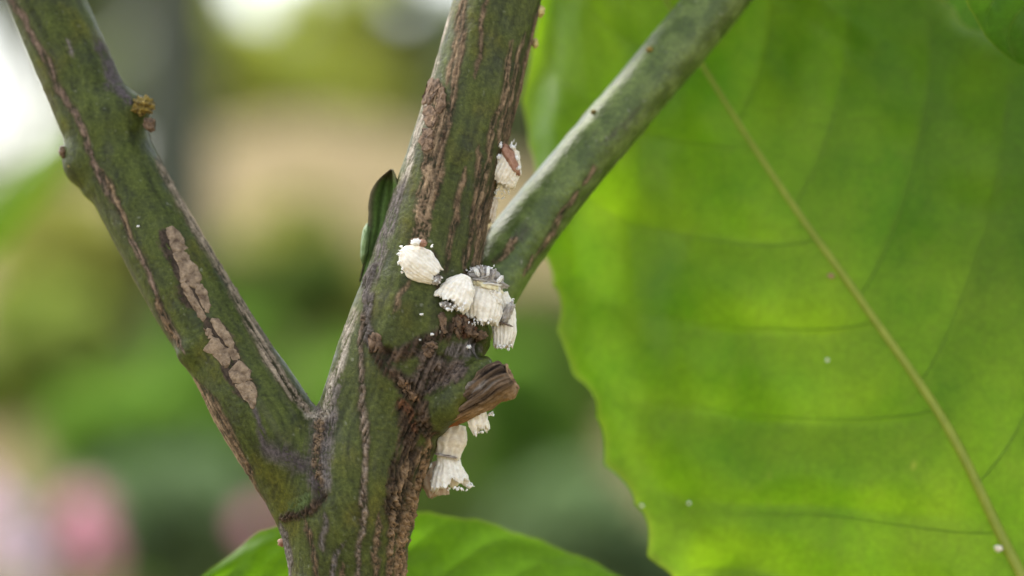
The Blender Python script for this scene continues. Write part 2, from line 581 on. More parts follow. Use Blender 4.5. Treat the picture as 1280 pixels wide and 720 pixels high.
def build_stem(plant):
    V, F = surface_nets(stem_sdf, np.array([-7.4, -1.6, -5.6]), np.array([4.9, 3.2, 6.2]), 0.075)
    for _ in range(2):                                               # settle the vertices on the exact surface
        e = 0.01
        D = stem_sdf(V)
        G = np.stack([stem_sdf(V + np.eye(3)[a] * e) - D for a in range(3)], -1) / e
        G /= np.linalg.norm(G, axis=1)[:, None] + 1e-9
        V = V - np.clip(D, -.05, .05)[:, None] * G * 0.9
    tmp = mesh_obj("stem_tmp", V, F, None)
    sub = tmp.modifiers.new("s", 'SUBSURF'); sub.levels = 2; sub.render_levels = 2
    dg = bpy.context.evaluated_depsgraph_get()
    me = bpy.data.meshes.new_from_object(tmp.evaluated_get(dg))
    nV = len(me.vertices)
    V = np.empty(nV * 3); me.vertices.foreach_get("co", V); V = V.reshape(-1, 3)
    N = np.empty(nV * 3); me.vertices.foreach_get("normal", N); N = N.reshape(-1, 3)
    F = np.empty(len(me.loops), dtype=np.int32); me.loops.foreach_get("vertex_index", F); F = F.reshape(-1, 4)
    bpy.data.objects.remove(tmp)

    # branch axis at every vertex
    axes, pts, who = [], [], []
    for k, nme in enumerate(('center', 'left', 'right')):
        c = CH[nme][:, :3]
        t = np.gradient(c, axis=0); t /= np.linalg.norm(t, axis=1)[:, None]
        if t[:, 2].mean() < 0: t = -t
        axes.append(t); pts.append(c); who.append(np.full(len(c), k))
    axes = np.vstack(axes); pts = np.vstack(pts); who = np.concatenate(who)
    rad = np.concatenate([CH[n][:, 3] for n in ('center', 'left', 'right')])
    A = np.zeros_like(V); W = np.zeros((nV, 3))
    for s in range(0, nV, 20000):
        d = np.linalg.norm(V[s:s + 20000, None] - pts[None], axis=2) - rad[None]
        w = np.exp(-(d - d.min(1)[:, None]) / 0.12)
        A[s:s + 20000] = w @ axes
        for k in range(3): W[s:s + 20000, k] = w[:, who == k].sum(1)
    A /= np.linalg.norm(A, axis=1)[:, None]; W /= W.sum(1)[:, None]
    wL, wR = W[:, 1], W[:, 2]

    q = project_px(V)
    warp = 5.0 * np.c_[fbm(V * 2.2, 2), fbm(V * 2.2 + 31, 2)] + 2.2 * np.c_[perlin(V * 9 + 5), perlin(V * 9 + 77)]
    qw = q + warp
    front = smoothstep(0.30, -0.05, N[:, 1])
    along = np.einsum('ij,ij->i', V, A)
    Q = V - 0.90 * along[:, None] * A                               # stretched along the grain
    fib = fbm(Q * 27, 3); fib2 = fbm(Q * 9 + 9, 3); fine = fbm(V * 26, 3); mot = fbm(V * 3.1, 4); brk = fbm(V * 6.5 + 13, 2); crack = np.abs(fbm(Q * 14 + 40, 2))

    g1, g2 = np.array([.021, .027, .005]), np.array([.078, .095, .021])
    C = lerp(g1, g2, smoothstep(-.85, .85, .38 * mot + .5 * fine + .6 * fib2)[:, None])
    yl = smoothstep(.1, .7, fbm(V * 1.3 + 21, 3))
    C = lerp(C, C * np.array([1.35, 1.12, .8]), yl[:, None])
    C = lerp(C, C * np.array([.85, .92, .72]), wL[:, None] * .6)
    C = lerp(C, lerp(np.array([.056, .088, .014]), np.array([.112, .158, .038]), smoothstep(-.4, .5, mot + .3 * fib2)[:, None]), wR[:, None] * smoothstep(.35, .8, wR)[:, None])
    R = np.full(nV, .52) + .08 * mot
    R = lerp(R, .38 + .04 * mot, wR)
    D = .007 * mot + .004 * fine

    # smooth dark mottling / dusty grey bloom on all sides
    dusty = smoothstep(.25, .8, fbm(Q * 4 + 60, 3))
    C = lerp(C, np.array([.085, .080, .062]), (dusty * .22 * (1 - .8 * wR))[:, None])

    def lay(s, mask, ca, cb, tex, rough, disp):
        m = np.clip(mask, 0, 1)
        col = lerp(np.array(ca), np.array(cb), np.clip(tex, 0, 1)[:, None])
        C[s] = lerp(C[s], col, m[:, None]); R[s] = lerp(R[s], rough, m); D[s] = D[s] + m * disp

    fr_i = np.flatnonzero(front > .01)
    q_f = qw[fr_i]

    def near(poly, margin):
        a = np.asarray(poly, float)
        lo, hi = a.min(0) - margin, a.max(0) + margin
        return fr_i[((q_f > lo) & (q_f < hi)).all(1)]

    def stroke(s, poly, hw, soft, taper, rag, dt):
        d, t = dt
        tp = np.clip(np.minimum(t, 1 - t) / taper, 0, 1) ** .6 if taper else 1
        edge = hw * (tp + rag * fib2[s] * .9 + .25 * fine[s])
        return smoothstep(soft, -soft, d - edge) * front[s]

    TAN = ((.055, .035, .022), (.33, .235, .145))
    CORK = ((.035, .023, .016), (.24, .165, .10))
    DARK = ((.012, .008, .006), (.105, .070, .046))
    GREY = ((.055, .047, .045), (.19, .165, .150))
    PURP = ((.040, .032, .034), (.105, .088, .088))
    RED = ((.045, .020, .012), (.21, .105, .055))
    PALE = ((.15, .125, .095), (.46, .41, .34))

    def cork(poly, hw, pal=TAN, soft=2.5, amp=.035, rag=.6, taper=.15, halo=True):
        hw = hw * .80
        s = near(poly, 2.2 * hw + 12)
        if not len(s): return
        dt = poly_dist(qw[s], poly)
        if halo:                                                     # a thin dark margin where the corky strip breaks the skin
            mh = stroke(s, poly, hw + 2.2, 3.0, taper, rag, dt)
            lay(s, mh * .75, (.018, .015, .009), (.055, .045, .026), fib[s] + .5, .75, -.005)
        m = stroke(s, poly, hw, soft, taper, rag, dt)
        tx = .42 + .8 * fib[s] + .4 * fine[s] + .35 * brk[s]
        m = m * smoothstep(-.55, -.15, fib[s] + .35 * fine[s] + .45 * brk[s] + .25 * (hw > 9))   # skin shows between the fibres
        amp = amp * (.48 if abs(amp) < .055 else .95)
        lay(s, m, *pal, tx, .88, amp * .35 + amp * .7 * np.clip(fib[s], -.6, .6) - amp * .9 * smoothstep(.12, .02, crack[s]))

    # centre stem, upper length
    cork([(590, -60), (580, 20), (570, 90), (561, 150), (550, 200)], 4.5, CORK)
    cork([(577, 0), (567, 70), (558, 110)], 3)
    cork([(612, -40), (603, 40), (596, 100)], 2.5, CORK)
    cork([(545, 100), (548, 140), (541, 190), (536, 240), (526, 280), (517, 312), (508, 335)], 11, TAN, amp=.05)
    cork([(556, 150), (551, 210), (541, 262)], 5, CORK)
    cork([(583, 205), (572, 250), (566, 290), (560, 325), (556, 345)], 3.5, CORK)
    cork([(600, 180), (596, 230), (590, 285), (584, 330), (580, 350)], 4, CORK)
    cork([(640, 50), (632, 110), (619, 150), (612, 190), (604, 232), (598, 290)], 3.5, TAN)
    cork([(655, 40), (645, 90), (633, 140), (622, 180)], 3)
    cork([(676, 5), (664, 60), (652, 105), (640, 150), (628, 190), (612, 250), (603, 320)], 4.5, CORK, amp=.05)
    cork([(606, 250), (599, 300), (596, 345)], 4, CORK)
    cork([(513, 350), (500, 372), (493, 392)], 2.6, CORK)
    cork([(542, 312), (545, 340), (549, 372)], 3, DARK)
    # pale rim light painted down the left flank, then grey dry skin
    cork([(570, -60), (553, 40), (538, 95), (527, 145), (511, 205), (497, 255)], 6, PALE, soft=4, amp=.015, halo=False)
    cork([(505, 225), (493, 262), (481, 300), (470, 335), (460, 362)], 8, GREY, soft=4, amp=.03, halo=False)
    # the ridge dividing the panel from the stem, down to the base
    cork([(468, 330), (458, 360), (458, 400), (461, 425), (466, 438)], 6.5, GREY, amp=.06)
    cork([(453, 395), (452, 440), (451, 500), (456, 560), (456, 610), (452, 660), (446, 720), (446, 820)], 3.8, ((.075, .055, .042), (.30, .235, .18)), amp=.06, taper=0)
    # knot and the torn area round it
    cork([(468, 432), (492, 446), (520, 432), (548, 418), (572, 408), (598, 420), (606, 440)], 11, DARK, soft=5, amp=.07)
    cork([(572, 395), (580, 408), (592, 420)], 13, RED, soft=4, amp=.06)
    cork([(520, 440), (540, 452), (530, 474), (512, 486), (548, 468), (585, 452)], 17, ((.030, .023, .020), (.165, .125, .100)), soft=6, amp=.06)
    cork([(560, 438), (590, 436), (604, 438)], 9, GREY, soft=4, amp=.05)
    cork([(466, 440), (490, 466), (508, 484), (524, 508), (532, 545)], 10, DARK, soft=5, amp=.06)
    cork([(496, 470), (508, 486), (520, 500)], 3, ((.14, .075, .035), (.40, .24, .13)), amp=.05)
    cork([(532, 500), (530, 525), (536, 545), (552, 545)], 6, DARK, soft=4, amp=.05)
    cork([(500, 505), (515, 535), (512, 570), (500, 610), (492, 660)], 15, DARK, soft=7, amp=.06, rag=.9)
    cork([(497, 500), (512, 515), (522, 540)], 5, RED, amp=.05)
    cork([(540, 545), (528, 575), (514, 620), (503, 680), (498, 760)], 8, ((.085, .052, .030), (.34, .225, .125)), soft=4, amp=.07, rag=.8)
    cork([(514, 560), (500, 610), (488, 670), (484, 760)], 4.5, ((.085, .052, .030), (.32, .22, .13)), amp=.06)
    cork([(474, 640), (470, 680), (466, 760)], 3.5, CORK, amp=.05)
    cork([(360, 637), (376, 629), (390, 618)], 8, ((.060, .085, .028), (.095, .130, .050)), soft=3, amp=.04, rag=.2, halo=False)
    # crotch and the seam where the left branch meets
    cork([(392, 505), (403, 525), (401, 560), (397, 590), (398, 622)], 14, PURP, soft=9, amp=.03, halo=False)
    cork([(425, 470), (412, 505), (412, 560), (404, 615)], 8, GREY, soft=6, amp=.03, halo=False)
    cork([(400, 516), (400, 550), (397, 580), (402, 605)], 6, TAN, soft=4, amp=.06, halo=False)
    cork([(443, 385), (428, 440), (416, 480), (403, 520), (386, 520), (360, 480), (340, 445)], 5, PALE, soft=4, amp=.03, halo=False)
    cork([(350, 648), (372, 645), (392, 635), (404, 615)], 6, DARK, soft=4, amp=.08)
    cork([(352, 655), (358, 690), (366, 760)], 5, GREY, soft=4, amp=.04)
    cork([(382, 650), (392, 690), (398, 760)], 3, CORK, amp=.05)
    cork([(432, 676), (421, 690), (413, 730), (410, 800)], 4, GREY, amp=.05)
    cork([(405, 640), (404, 690)], 2.5, GREY, amp=.04)
    cork([(430, 700), (424, 760)], 3, CORK, amp=.04)
    # left branch
    cork([(-10, -60), (20, 10), (48, 60), (80, 120), (108, 180), (133, 232), (152, 268), (172, 312), (190, 355), (205, 392), (218, 420), (232, 440)], 3.6, ((.06, .042, .035), (.23, .165, .125)), soft=2.5, amp=.03, taper=.04)
    cork([(128, 210), (150, 262), (168, 300)], 2.2, TAN, amp=.03)
    cork([(195, 370), (210, 410), (225, 436)], 4, CORK, amp=.04)
    cork([(240, 470), (262, 505), (284, 545), (303, 580), (325, 630), (345, 655)], 6.5, TAN, soft=3, amp=.05)
    cork([(262, 490), (282, 525), (305, 570), (318, 600)], 3, CORK, amp=.04)
    cork([(196, 195), (225, 245), (262, 312), (300, 380), (335, 440), (362, 485), (388, 518)], 6.5, ((.11, .085, .06), (.36, .29, .215)), soft=4, amp=.04, taper=.06)
    cork([(118, 45), (140, 92), (162, 128)], 7, PURP, soft=5, amp=.02, halo=False)
    cork([(130, 104), (150, 118), (168, 130)], 5, PURP, soft=4, amp=.02, halo=False)
    cork([(84, 50), (90, 72)], 4, GREY, soft=4, amp=.02, halo=False)
    cork([(325, 560), (360, 570), (385, 590)], 14, PURP, soft=12, amp=.0, halo=False)
    cork([(205, 283), (222, 325), (238, 365), (256, 392)], 15, ((.020, .015, .011), (.075, .055, .04)), soft=3, amp=-.02, rag=.3, halo=False)
    cork([(258, 398), (276, 425), (296, 465), (317, 505)], 17, ((.020, .015, .011), (.075, .055, .04)), soft=3, amp=-.02, rag=.3, halo=False)
    cork([(316, 505), (326, 535), (332, 560)], 4, PURP, soft=4, amp=.0, halo=False)
    # right branch
    for a, b, hw in (((722, 238), (703, 268), 2.4), ((708, 262), (668, 324), 2.2), ((646, 298), (616, 332), 4.0), ((745, 206), (728, 232), 2), ((665, 320), (652, 345), 2)):
        cork([a, ((a[0] + b[0]) / 2 + 2, (a[1] + b[1]) / 2), b], hw, TAN, amp=.025)
    ps = smoothstep(.05, .5, fbm(Q * 6 + 90, 3) + .35 * fine)
    for poly, hw in (([(905, 20), (850, 75), (800, 140), (745, 195), (700, 240), (650, 300)], 9), ([(870, 90), (800, 165), (745, 230), (700, 290), (660, 345)], 8), ([(760, 150), (700, 225), (640, 300)], 4)):
        s = near(poly, 20)
        d, t = poly_dist(qw[s], poly)
        lay(s, smoothstep(hw, 0, d) * ps[s] * front[s] * .55, *PURP, fib[s] + .5, .6, -.006)
    # back and flanks: plain corky stripes, so that the stem goes on all the way round
    back = 1 - front
    st = smoothstep(.22, .5, fib2 + .15 * mot) * back
    lay(np.arange(nV), st, *CORK, .5 + .7 * fib, .88, .02 + .02 * fib)
    # tiny pale lenticels and dust
    sp = smoothstep(.60, .72, perlin(V * 13 + 3)) * .55 + smoothstep(.58, .70, perlin(V * 21 + 31)) * .35
    C = lerp(C, np.array([.24, .25, .19]), (sp * smoothstep(.75, .4, R))[:, None])
    C = np.clip(C, .006, .8)
    for hx, hy, hr, dp in ((602, 432, 11, .16), (400, 620, 8, .10), (545, 548, 8, .07), (486, 443, 7, .07)):   # hollows
        D -= dp * np.exp(-((q[:, 0] - hx) ** 2 + (q[:, 1] - hy) ** 2) / hr ** 2) * front
    V2 = V + N * np.clip(D, -.17, .09)[:, None]

    # lower trunk to the ground and the branches beyond the picture, in the same skin
    stem = mesh_obj("stem", V2, F, M_BARK, plant, attrs={'Col': C, 'rough': np.clip(R, .2, .95)})
    bpy.data.meshes.remove(me)
    return stem, V2, F


def plain_bark(name, path, rad, parent, seg=22):
    V, F = tube_arrays(path, rad, seg)
    m = fbm(V * np.array([4, 4, .6]), 3)
    C = lerp(np.array([.045, .065, .022]), np.array([.17, .13, .085]), smoothstep(-.2, .5, m)[:, None])
    return mesh_obj(name, V, F, M_BARK, parent, attrs={'Col': C, 'rough': np.full(len(V), .75)})


base = P(436, 940, .05)
plant = empty("citrus_plant", (float(base[0]), 0.3, GROUND_Z))
stem, SV, SF = build_stem(plant)
from mathutils.bvhtree import BVHTree
BVH = BVHTree.FromPolygons([tuple(v) for v in SV], [tuple(int(i) for i in f) for f in SF])

zz = np.linspace(-5.2, GROUND_Z - 1.5, 40)
tp = np.c_[base[0] + .25 * np.sin((zz + 5.2) / 9), .05 + .02 * (-5.2 - zz), zz]
plain_bark("trunk", tp, .70 + .30 * ((-5.2 - zz) / 41) + .5 * smoothstep(-40, -47, zz), plant)
for key, far in (('center', (0, .5, 1)), ('left', (0, .5, 1)), ('right', (0, .5, 1))):
    c = CH[key]
    i = 0 if c[0, 2] > c[-1, 2] else -1
    p0, r0 = c[i, :3], c[i, 3]
    d = p0 - c[i + (4 if i == 0 else -4), :3]; d /= np.linalg.norm(d)
    s = np.linspace(-.35, 9, 22)
    path = p0 + s[:, None] * d + (s[:, None] / 9) ** 2 * np.array([0, .6, .8])
    plain_bark("branch", path, r0 * (.99 - .06 * s), plant)


def hit(px, py, default=0.0):
    """Depth of the stem's front surface where the photograph shows pixel (px, py), with its normal."""
    o = Vector((0, -CAM_D, 0))
    t = Vector(P(px, py, 0)) - o
    loc, nrm, _, _ = BVH.ray_cast(o, t.normalized())
    if loc is None: return None, None
    return np.array(loc), np.array(nrm)


def surf(px, py):
    loc, nrm = hit(px, py)
    if loc is None:
        p = Vector(P(px, py, 0.2))
        loc, nrm, _, _ = BVH.find_nearest(p)
        loc, nrm = np.array(loc), np.array(nrm)
    return loc, nrm


def plate(poly, mat, height=.035, parent=None, seed=0, name="bark_plate", curl=0.0):
    """A raised flake of dry bark with broken edges, lying on the stem."""
    r = np.random.default_rng(seed)
    poly = np.asarray(poly, float)
    pp = np.vstack([poly, poly[:1]])
    ring = catmull(np.c_[pp, np.zeros(len(pp))], 27)[:-1, :2]
    ring = ring + r.normal(0, .8, ring.shape)
    c = ring.mean(0)
    V, F = [], []
    levels = [(1.02, -.03), (1.0, .5), (.90, .9), (.6, 1.0), (.3, 1.0)]
    n = len(ring)
    for sc, hgt in levels:
        for k, q in enumerate(c + (ring - c) * sc):
            p, nm = surf(*q)
            hh = height * hgt * (1 + .25 * r.normal()) if hgt > 0 else -.03
            hh += curl * max(0, sc - .4) * (1 + .4 * r.normal()) if hgt > 0 else 0
            V.append(p + nm * hh)
    p, nm = surf(*c); V.append(p + nm * height)
    for l in range(len(levels) - 1):
        for k in range(n):
            F.append((l * n + k, l * n + (k + 1) % n, (l + 1) * n + (k + 1) % n, (l + 1) * n + k))
    for k in range(n):
        F.append(((len(levels) - 1) * n + k, (len(levels) - 1) * n + (k + 1) % n, len(V) - 1))
    return mesh_obj(name, np.array(V), F, mat, parent)


Z4 = lambda pts: [(160 + x / 2.485, 250 + y / 2.485) for x, y in pts]
for i, pts in enumerate([
    [(118, 85), (140, 82), (165, 105), (182, 145), (178, 158), (140, 162), (125, 120)],
    [(138, 165), (178, 161), (192, 183), (156, 194)],
    [(154, 197), (192, 186), (226, 228), (224, 258), (206, 276), (182, 254), (164, 258)],
    [(163, 262), (182, 258), (226, 330), (243, 360), (226, 371), (186, 312)],
    [(207, 279), (226, 262), (246, 288), (259, 330), (243, 352), (226, 318)],
    [(254, 376), (276, 367), (302, 398), (330, 440), (330, 462), (305, 452), (284, 424)],
    [(237, 402), (254, 398), (266, 418), (250, 431)],
    [(231, 466), (268, 427), (298, 456), (322, 492), (302, 522), (266, 486)],
    [(302, 458), (331, 465), (346, 492), (324, 497)],
    [(313, 532), (344, 502), (376, 524), (380, 558), (340, 570), (320, 560)],
    [(329, 573), (381, 563), (401, 600), (391, 650), (363, 622)]]):
    plate(Z4(pts), M_PLATE, .010, stem, 20 + i)
for i, pts in enumerate([
    [(531, 108), (538, 98), (543, 100), (538, 118), (532, 130), (528, 128)],
    [(541, 104), (548, 99), (550, 108), (543, 122), (537, 132), (534, 130)],
    [(549, 112), (556, 110), (557, 126), (552, 140), (545, 141), (546, 126)],
    [(530, 134), (540, 132), (546, 146), (540, 160), (531, 152)],
    [(530, 160), (541, 162), (540, 184), (530, 190), (525, 176)]]):
    plate(pts, M_FLAKE, .018, stem, 60 + i, "bark_flake", .015)
for i, pts in enumerate([
    [(460, 420), (470, 416), (478, 424), (474, 436), (464, 440)],
    [(498, 470), (504, 474), (520, 496), (516, 500), (502, 486)],
    [(566, 396), (572, 394), (578, 410), (574, 424), (568, 412)],
    [(580, 396), (587, 400), (594, 416), (588, 422), (580, 410)],
    [(548, 394), (554, 390), (558, 404), (555, 420), (550, 410)],
    [(590, 418), (602, 414), (608, 420), (598, 424)],
    [(532, 428), (546, 430), (538, 446), (528, 440)]]):
    plate(pts, M_FLAKE, .030, stem, 80 + i, "bark_flake", .012)

# ------------------------------------------------------------------ stub, buds, dry flap
def build_stub(parent):
    n, seg = 90, 110
    path = catmull([[*P(548, 516, -.28)], [*P(572, 511, -.60)], [*P(602, 494, -.78)], [*P(622, 478, -.86)], [*P(638, 471, -.87)]], n)
    u = np.linspace(0, 1, n)
    T = np.gradient(path, axis=0); T /= np.linalg.norm(T, axis=1)[:, None]
    up = np.cross(T, [0, 1.0, 0]); up /= np.linalg.norm(up, axis=1)[:, None]
    if up[0, 2] < 0: up = -up
    fr = np.cross(up, T); fr = np.where(fr[:, 1:2] > 0, -fr, fr)
    v = np.linspace(0, 2 * np.pi, seg, endpoint=False)
    ru = np.interp(u, [0, .25, .5, .72, .86, .95, 1], [.15, .175, .175, .22, .25, .235, .17])
    V = []
    grain = []
    for i in range(n):
        ring_p = np.c_[np.cos(v) * 2.2, np.sin(v) * 2.2, np.full(seg, u[i] * 1.0)]
        g = fbm(ring_p * np.array([.8, .8, 4.0]) + 5, 3)
        f2 = fbm(ring_p * np.array([2.4, 2.4, 2.2]) + 50, 3)
        r = ru[i] * (1 + .20 * g + .13 * f2 + .09 * fbm(ring_p * np.array([6, 6, 7]), 2) - .20 * smoothstep(.10, .0, np.abs(fbm(ring_p * np.array([3.5, 3.5, 1.6]) + 70, 2)))) 
        # a long split on the camera side
        ang = np.angle(np.exp(1j * (v - (1.55 - .55 * u[i] + .25 * math.sin(7 * u[i])))))
        r = r - .06 * np.exp(-(ang / .16) ** 2) * smoothstep(.12, .3, np.array([u[i]]))[0]
        skew = .03 * np.cos(v) * u[i] ** 3
        V.append(path[i] + (np.cos(v) * r)[:, None] * up[i] + (np.sin(v) * r * 1.05)[:, None] * fr[i] - (skew)[:, None] * T[i])
        grain.append(-1.1 * smoothstep(.12, .0, np.abs(fbm(ring_p * np.array([3.5, 3.5, 1.6]) + 70, 2))) + .4 * g + .8 * f2 + .5 * perlin(ring_p * np.array([6, 6, 3]) + 8))
    V = np.vstack(V); grain = np.concatenate(grain); uu = np.repeat(u, seg)
    vv = np.tile(v, n)
    F = [(i * seg + j, i * seg + (j + 1) % seg, (i + 1) * seg + (j + 1) % seg, (i + 1) * seg + j) for i in range(n - 1) for j in range(seg)]
    C = lerp(np.array([.012, .008, .006]), np.array([.20, .135, .085]), smoothstep(-.8, .8, grain)[:, None])
    gm = smoothstep(.2, .5, perlin(np.c_[np.cos(vv) * 3, np.sin(vv) * 3, uu * 3])) * smoothstep(.25, .6, uu)
    C = lerp(C, np.array([.20, .18, .16]), .7 * gm[:, None])
    lowside = smoothstep(-.1, -.7, np.cos(vv)) * smoothstep(.5, .15, uu)
    C = lerp(C, np.array([.30, .10, .025]), (.85 * lowside)[:, None])
    lowtan = smoothstep(-.2, -.8, np.cos(vv)) * smoothstep(.2, .45, uu)
    C = lerp(C, np.array([.30, .19, .09]), (.6 * lowtan)[:, None])
    st = mesh_obj("pruned_stub", V, F, M_BARK, parent, attrs={'Col': C, 'rough': np.full(len(V), .85)})
    # the cut face: a rough disc with rings and a dark heart
    ring = V[-seg:]; c = ring.mean(0)
    W, G, col = [], [], []
    lv = [(1.0, .0), (.93, .025), (.8, .02), (.58, -.01), (.4, -.02), (.2, -.02)]
    for sc, h in lv:
        w = c + (ring - c) * sc + T[-1] * h
        w = w + (perlin(w * 9)[:, None]) * .05 * T[-1]
        W.append(w)
        k = perlin(w * np.array([14, 14, 14]))
        base_c = np.array([.26, .17, .10]) if sc > .75 else np.array([.13, .085, .055])
        col.append(base_c * (1 + .7 * k)[:, None])
    W.append((c - T[-1] * .02)[None]); col.append(np.array([[.06, .04, .03]]))
    W = np.vstack(W); col = np.clip(np.vstack(col), .01, .6)
    for l in range(len(lv) - 1):
        for j in range(seg):
            G.append((l * seg + j, l * seg + (j + 1) % seg, (l + 1) * seg + (j + 1) % seg, (l + 1) * seg + j))
    for j in range(seg):
        G.append(((len(lv) - 1) * seg + j, (len(lv) - 1) * seg + (j + 1) % seg, len(W) - 1))
    mesh_obj("cut_face", W, G, M_BARK, st, attrs={'Col': col, 'rough': np.full(len(W), .9)})
    return st


build_stub(plant)


def blob_arrays(c, ax, seed=0, amp=.18, freq=2.0, res=(18, 26)):
    """A lumpy ellipsoid: ax = three axis vectors (rows)."""
    nu, nv = res
    V = []
    th = np.linspace(0, np.pi, nu)
    ph = np.linspace(0, 2 * np.pi, nv, endpoint=False)
    T, H = np.meshgrid(th, ph, indexing='ij')
    S = np.c_[(np.sin(T) * np.cos(H)).ravel(), (np.sin(T) * np.sin(H)).ravel(), np.cos(T).ravel()]
    S = S * (1 + amp * fbm(S * freq + seed * 7.1, 3))[:, None]
    V = np.asarray(c) + S @ np.asarray(ax)
    F = [(i * nv + j, (i + 1) * nv + j, (i + 1) * nv + (j + 1) % nv, i * nv + (j + 1) % nv) for i in range(nu - 1) for j in range(nv)]
    return V, F


def bud(px, py, rx, ry, mat, seed, Y=None, name="bud", rot=0.0, push=.0, amp=.3):
    p, nm = surf(px, py)
    if Y is not None: p = P(px, py, Y)
    c_, s_ = math.cos(rot), math.sin(rot)
    ax = np.array([[c_ * rx, 0, s_ * rx], [0, (rx + ry) / 2, 0], [-s_ * ry, 0, c_ * ry]])
    V, F = blob_arrays(p + nm * push, ax, seed, amp, 2.2)
    return mesh_obj(name, V, F, mat, plant)


b1 = bud(180, 131, .12, .09, M_BUD, 1, Y=.54, rot=-.3, amp=.9)
bud(174, 136, .08, .06, M_BUD, 12, Y=.50, amp=.8)
bud(187, 156, .07, .09, M_FLAKE, 2, Y=.50, name="leaf_scar", rot=.5, amp=.5)
bud(79, 191, .05, .08, M_FLAKE, 3, Y=.80, rot=.3, amp=.4)
bud(93, 207, .07, .05, M_BUD, 4, Y=.72, amp=.4)
bud(674, 14, .07, .08, M_PALEBUD, 5, Y=.62, amp=.35)
bud(669, 54, .04, .06, M_PALEBUD, 6, Y=.55, amp=.35)
bud(236, 441, .07, .05, M_FLAKE, 7, Y=.0, amp=.5)
bud(352, 678, .05, .05, M_REDBODY, 8, Y=.02, amp=.4)
bud(812, 62, .05, .04, M_BUD, 9, amp=.3)
bud(742, 140, .04, .03, M_BUD, 10, amp=.3)
bud(457, 304, .06, .26, M_GREENBUD, 13, Y=.20, rot=-.10, amp=.15)


def build_flap():
    """A dried, folded leaf base standing off the left flank of the stem."""
    Lf = catmull(np.array([[449, 352, 0], [455, 325, 0], [459, 290, 0], [461, 252, 0], [469, 229, 0], [487, 212, 0]]), 30)[:, :2]
    Rt = catmull(np.array([[456, 352, 0], [470, 325, 0], [488, 287, 0], [497, 252, 0], [497, 230, 0], [490, 212, 0]]), 30)[:, :2]
    m = 14
    front, C = [], []
    for i in range(30):
        for j in range(m):
            t = j / (m - 1)
            q = lerp(Lf[i], Rt[i], t)
            u = i / 29
            Y = .12 - .16 * t + .20 * math.sin(math.pi * t) * (.4 + u) + .03 * math.sin(9 * t + 4 * u)
            front.append(P(q[0], q[1], Y))
            edge = max(0, 1 - 5 * t) + max(0, (u - .86) * 6)
            g = np.array([.060, .105, .024]) * (.7 + .8 * (math.sin(t * 22 + u * 3) * .5 + .5))
            C.append(lerp(g, np.array([.20, .15, .11]), min(1, edge * .8)))
    A = np.array(front)
    A += (perlin(A * 6) * .015)[:, None]
    B = A + np.array([.012, .035, 0])
    V = np.vstack([A, B]); n0 = len(A)
    F = []
    for i in range(29):
        for j in range(m - 1):
            a = i * m + j
            F.append((a, a + 1, a + m + 1, a + m))
            F.append((n0 + a, n0 + a + m, n0 + a + m + 1, n0 + a + 1))
        for a, b in ((i * m, (i + 1) * m), ((i + 1) * m - 1, (i + 2) * m - 1)):
            F.append((a, b, n0 + b, n0 + a))
    for j in range(m - 1):
        F.append((29 * m + j, 29 * m + j + 1, n0 + 29 * m + j + 1, n0 + 29 * m + j))
    C = np.array(C)
    o = mesh_obj("dried_leaf_base", V, F, M_BARK, plant, attrs={'Col': np.vstack([C, C]), 'rough': np.full(len(V), .6)})
    o["label"] = "dark withered leaf base with a brown rim"


build_flap()
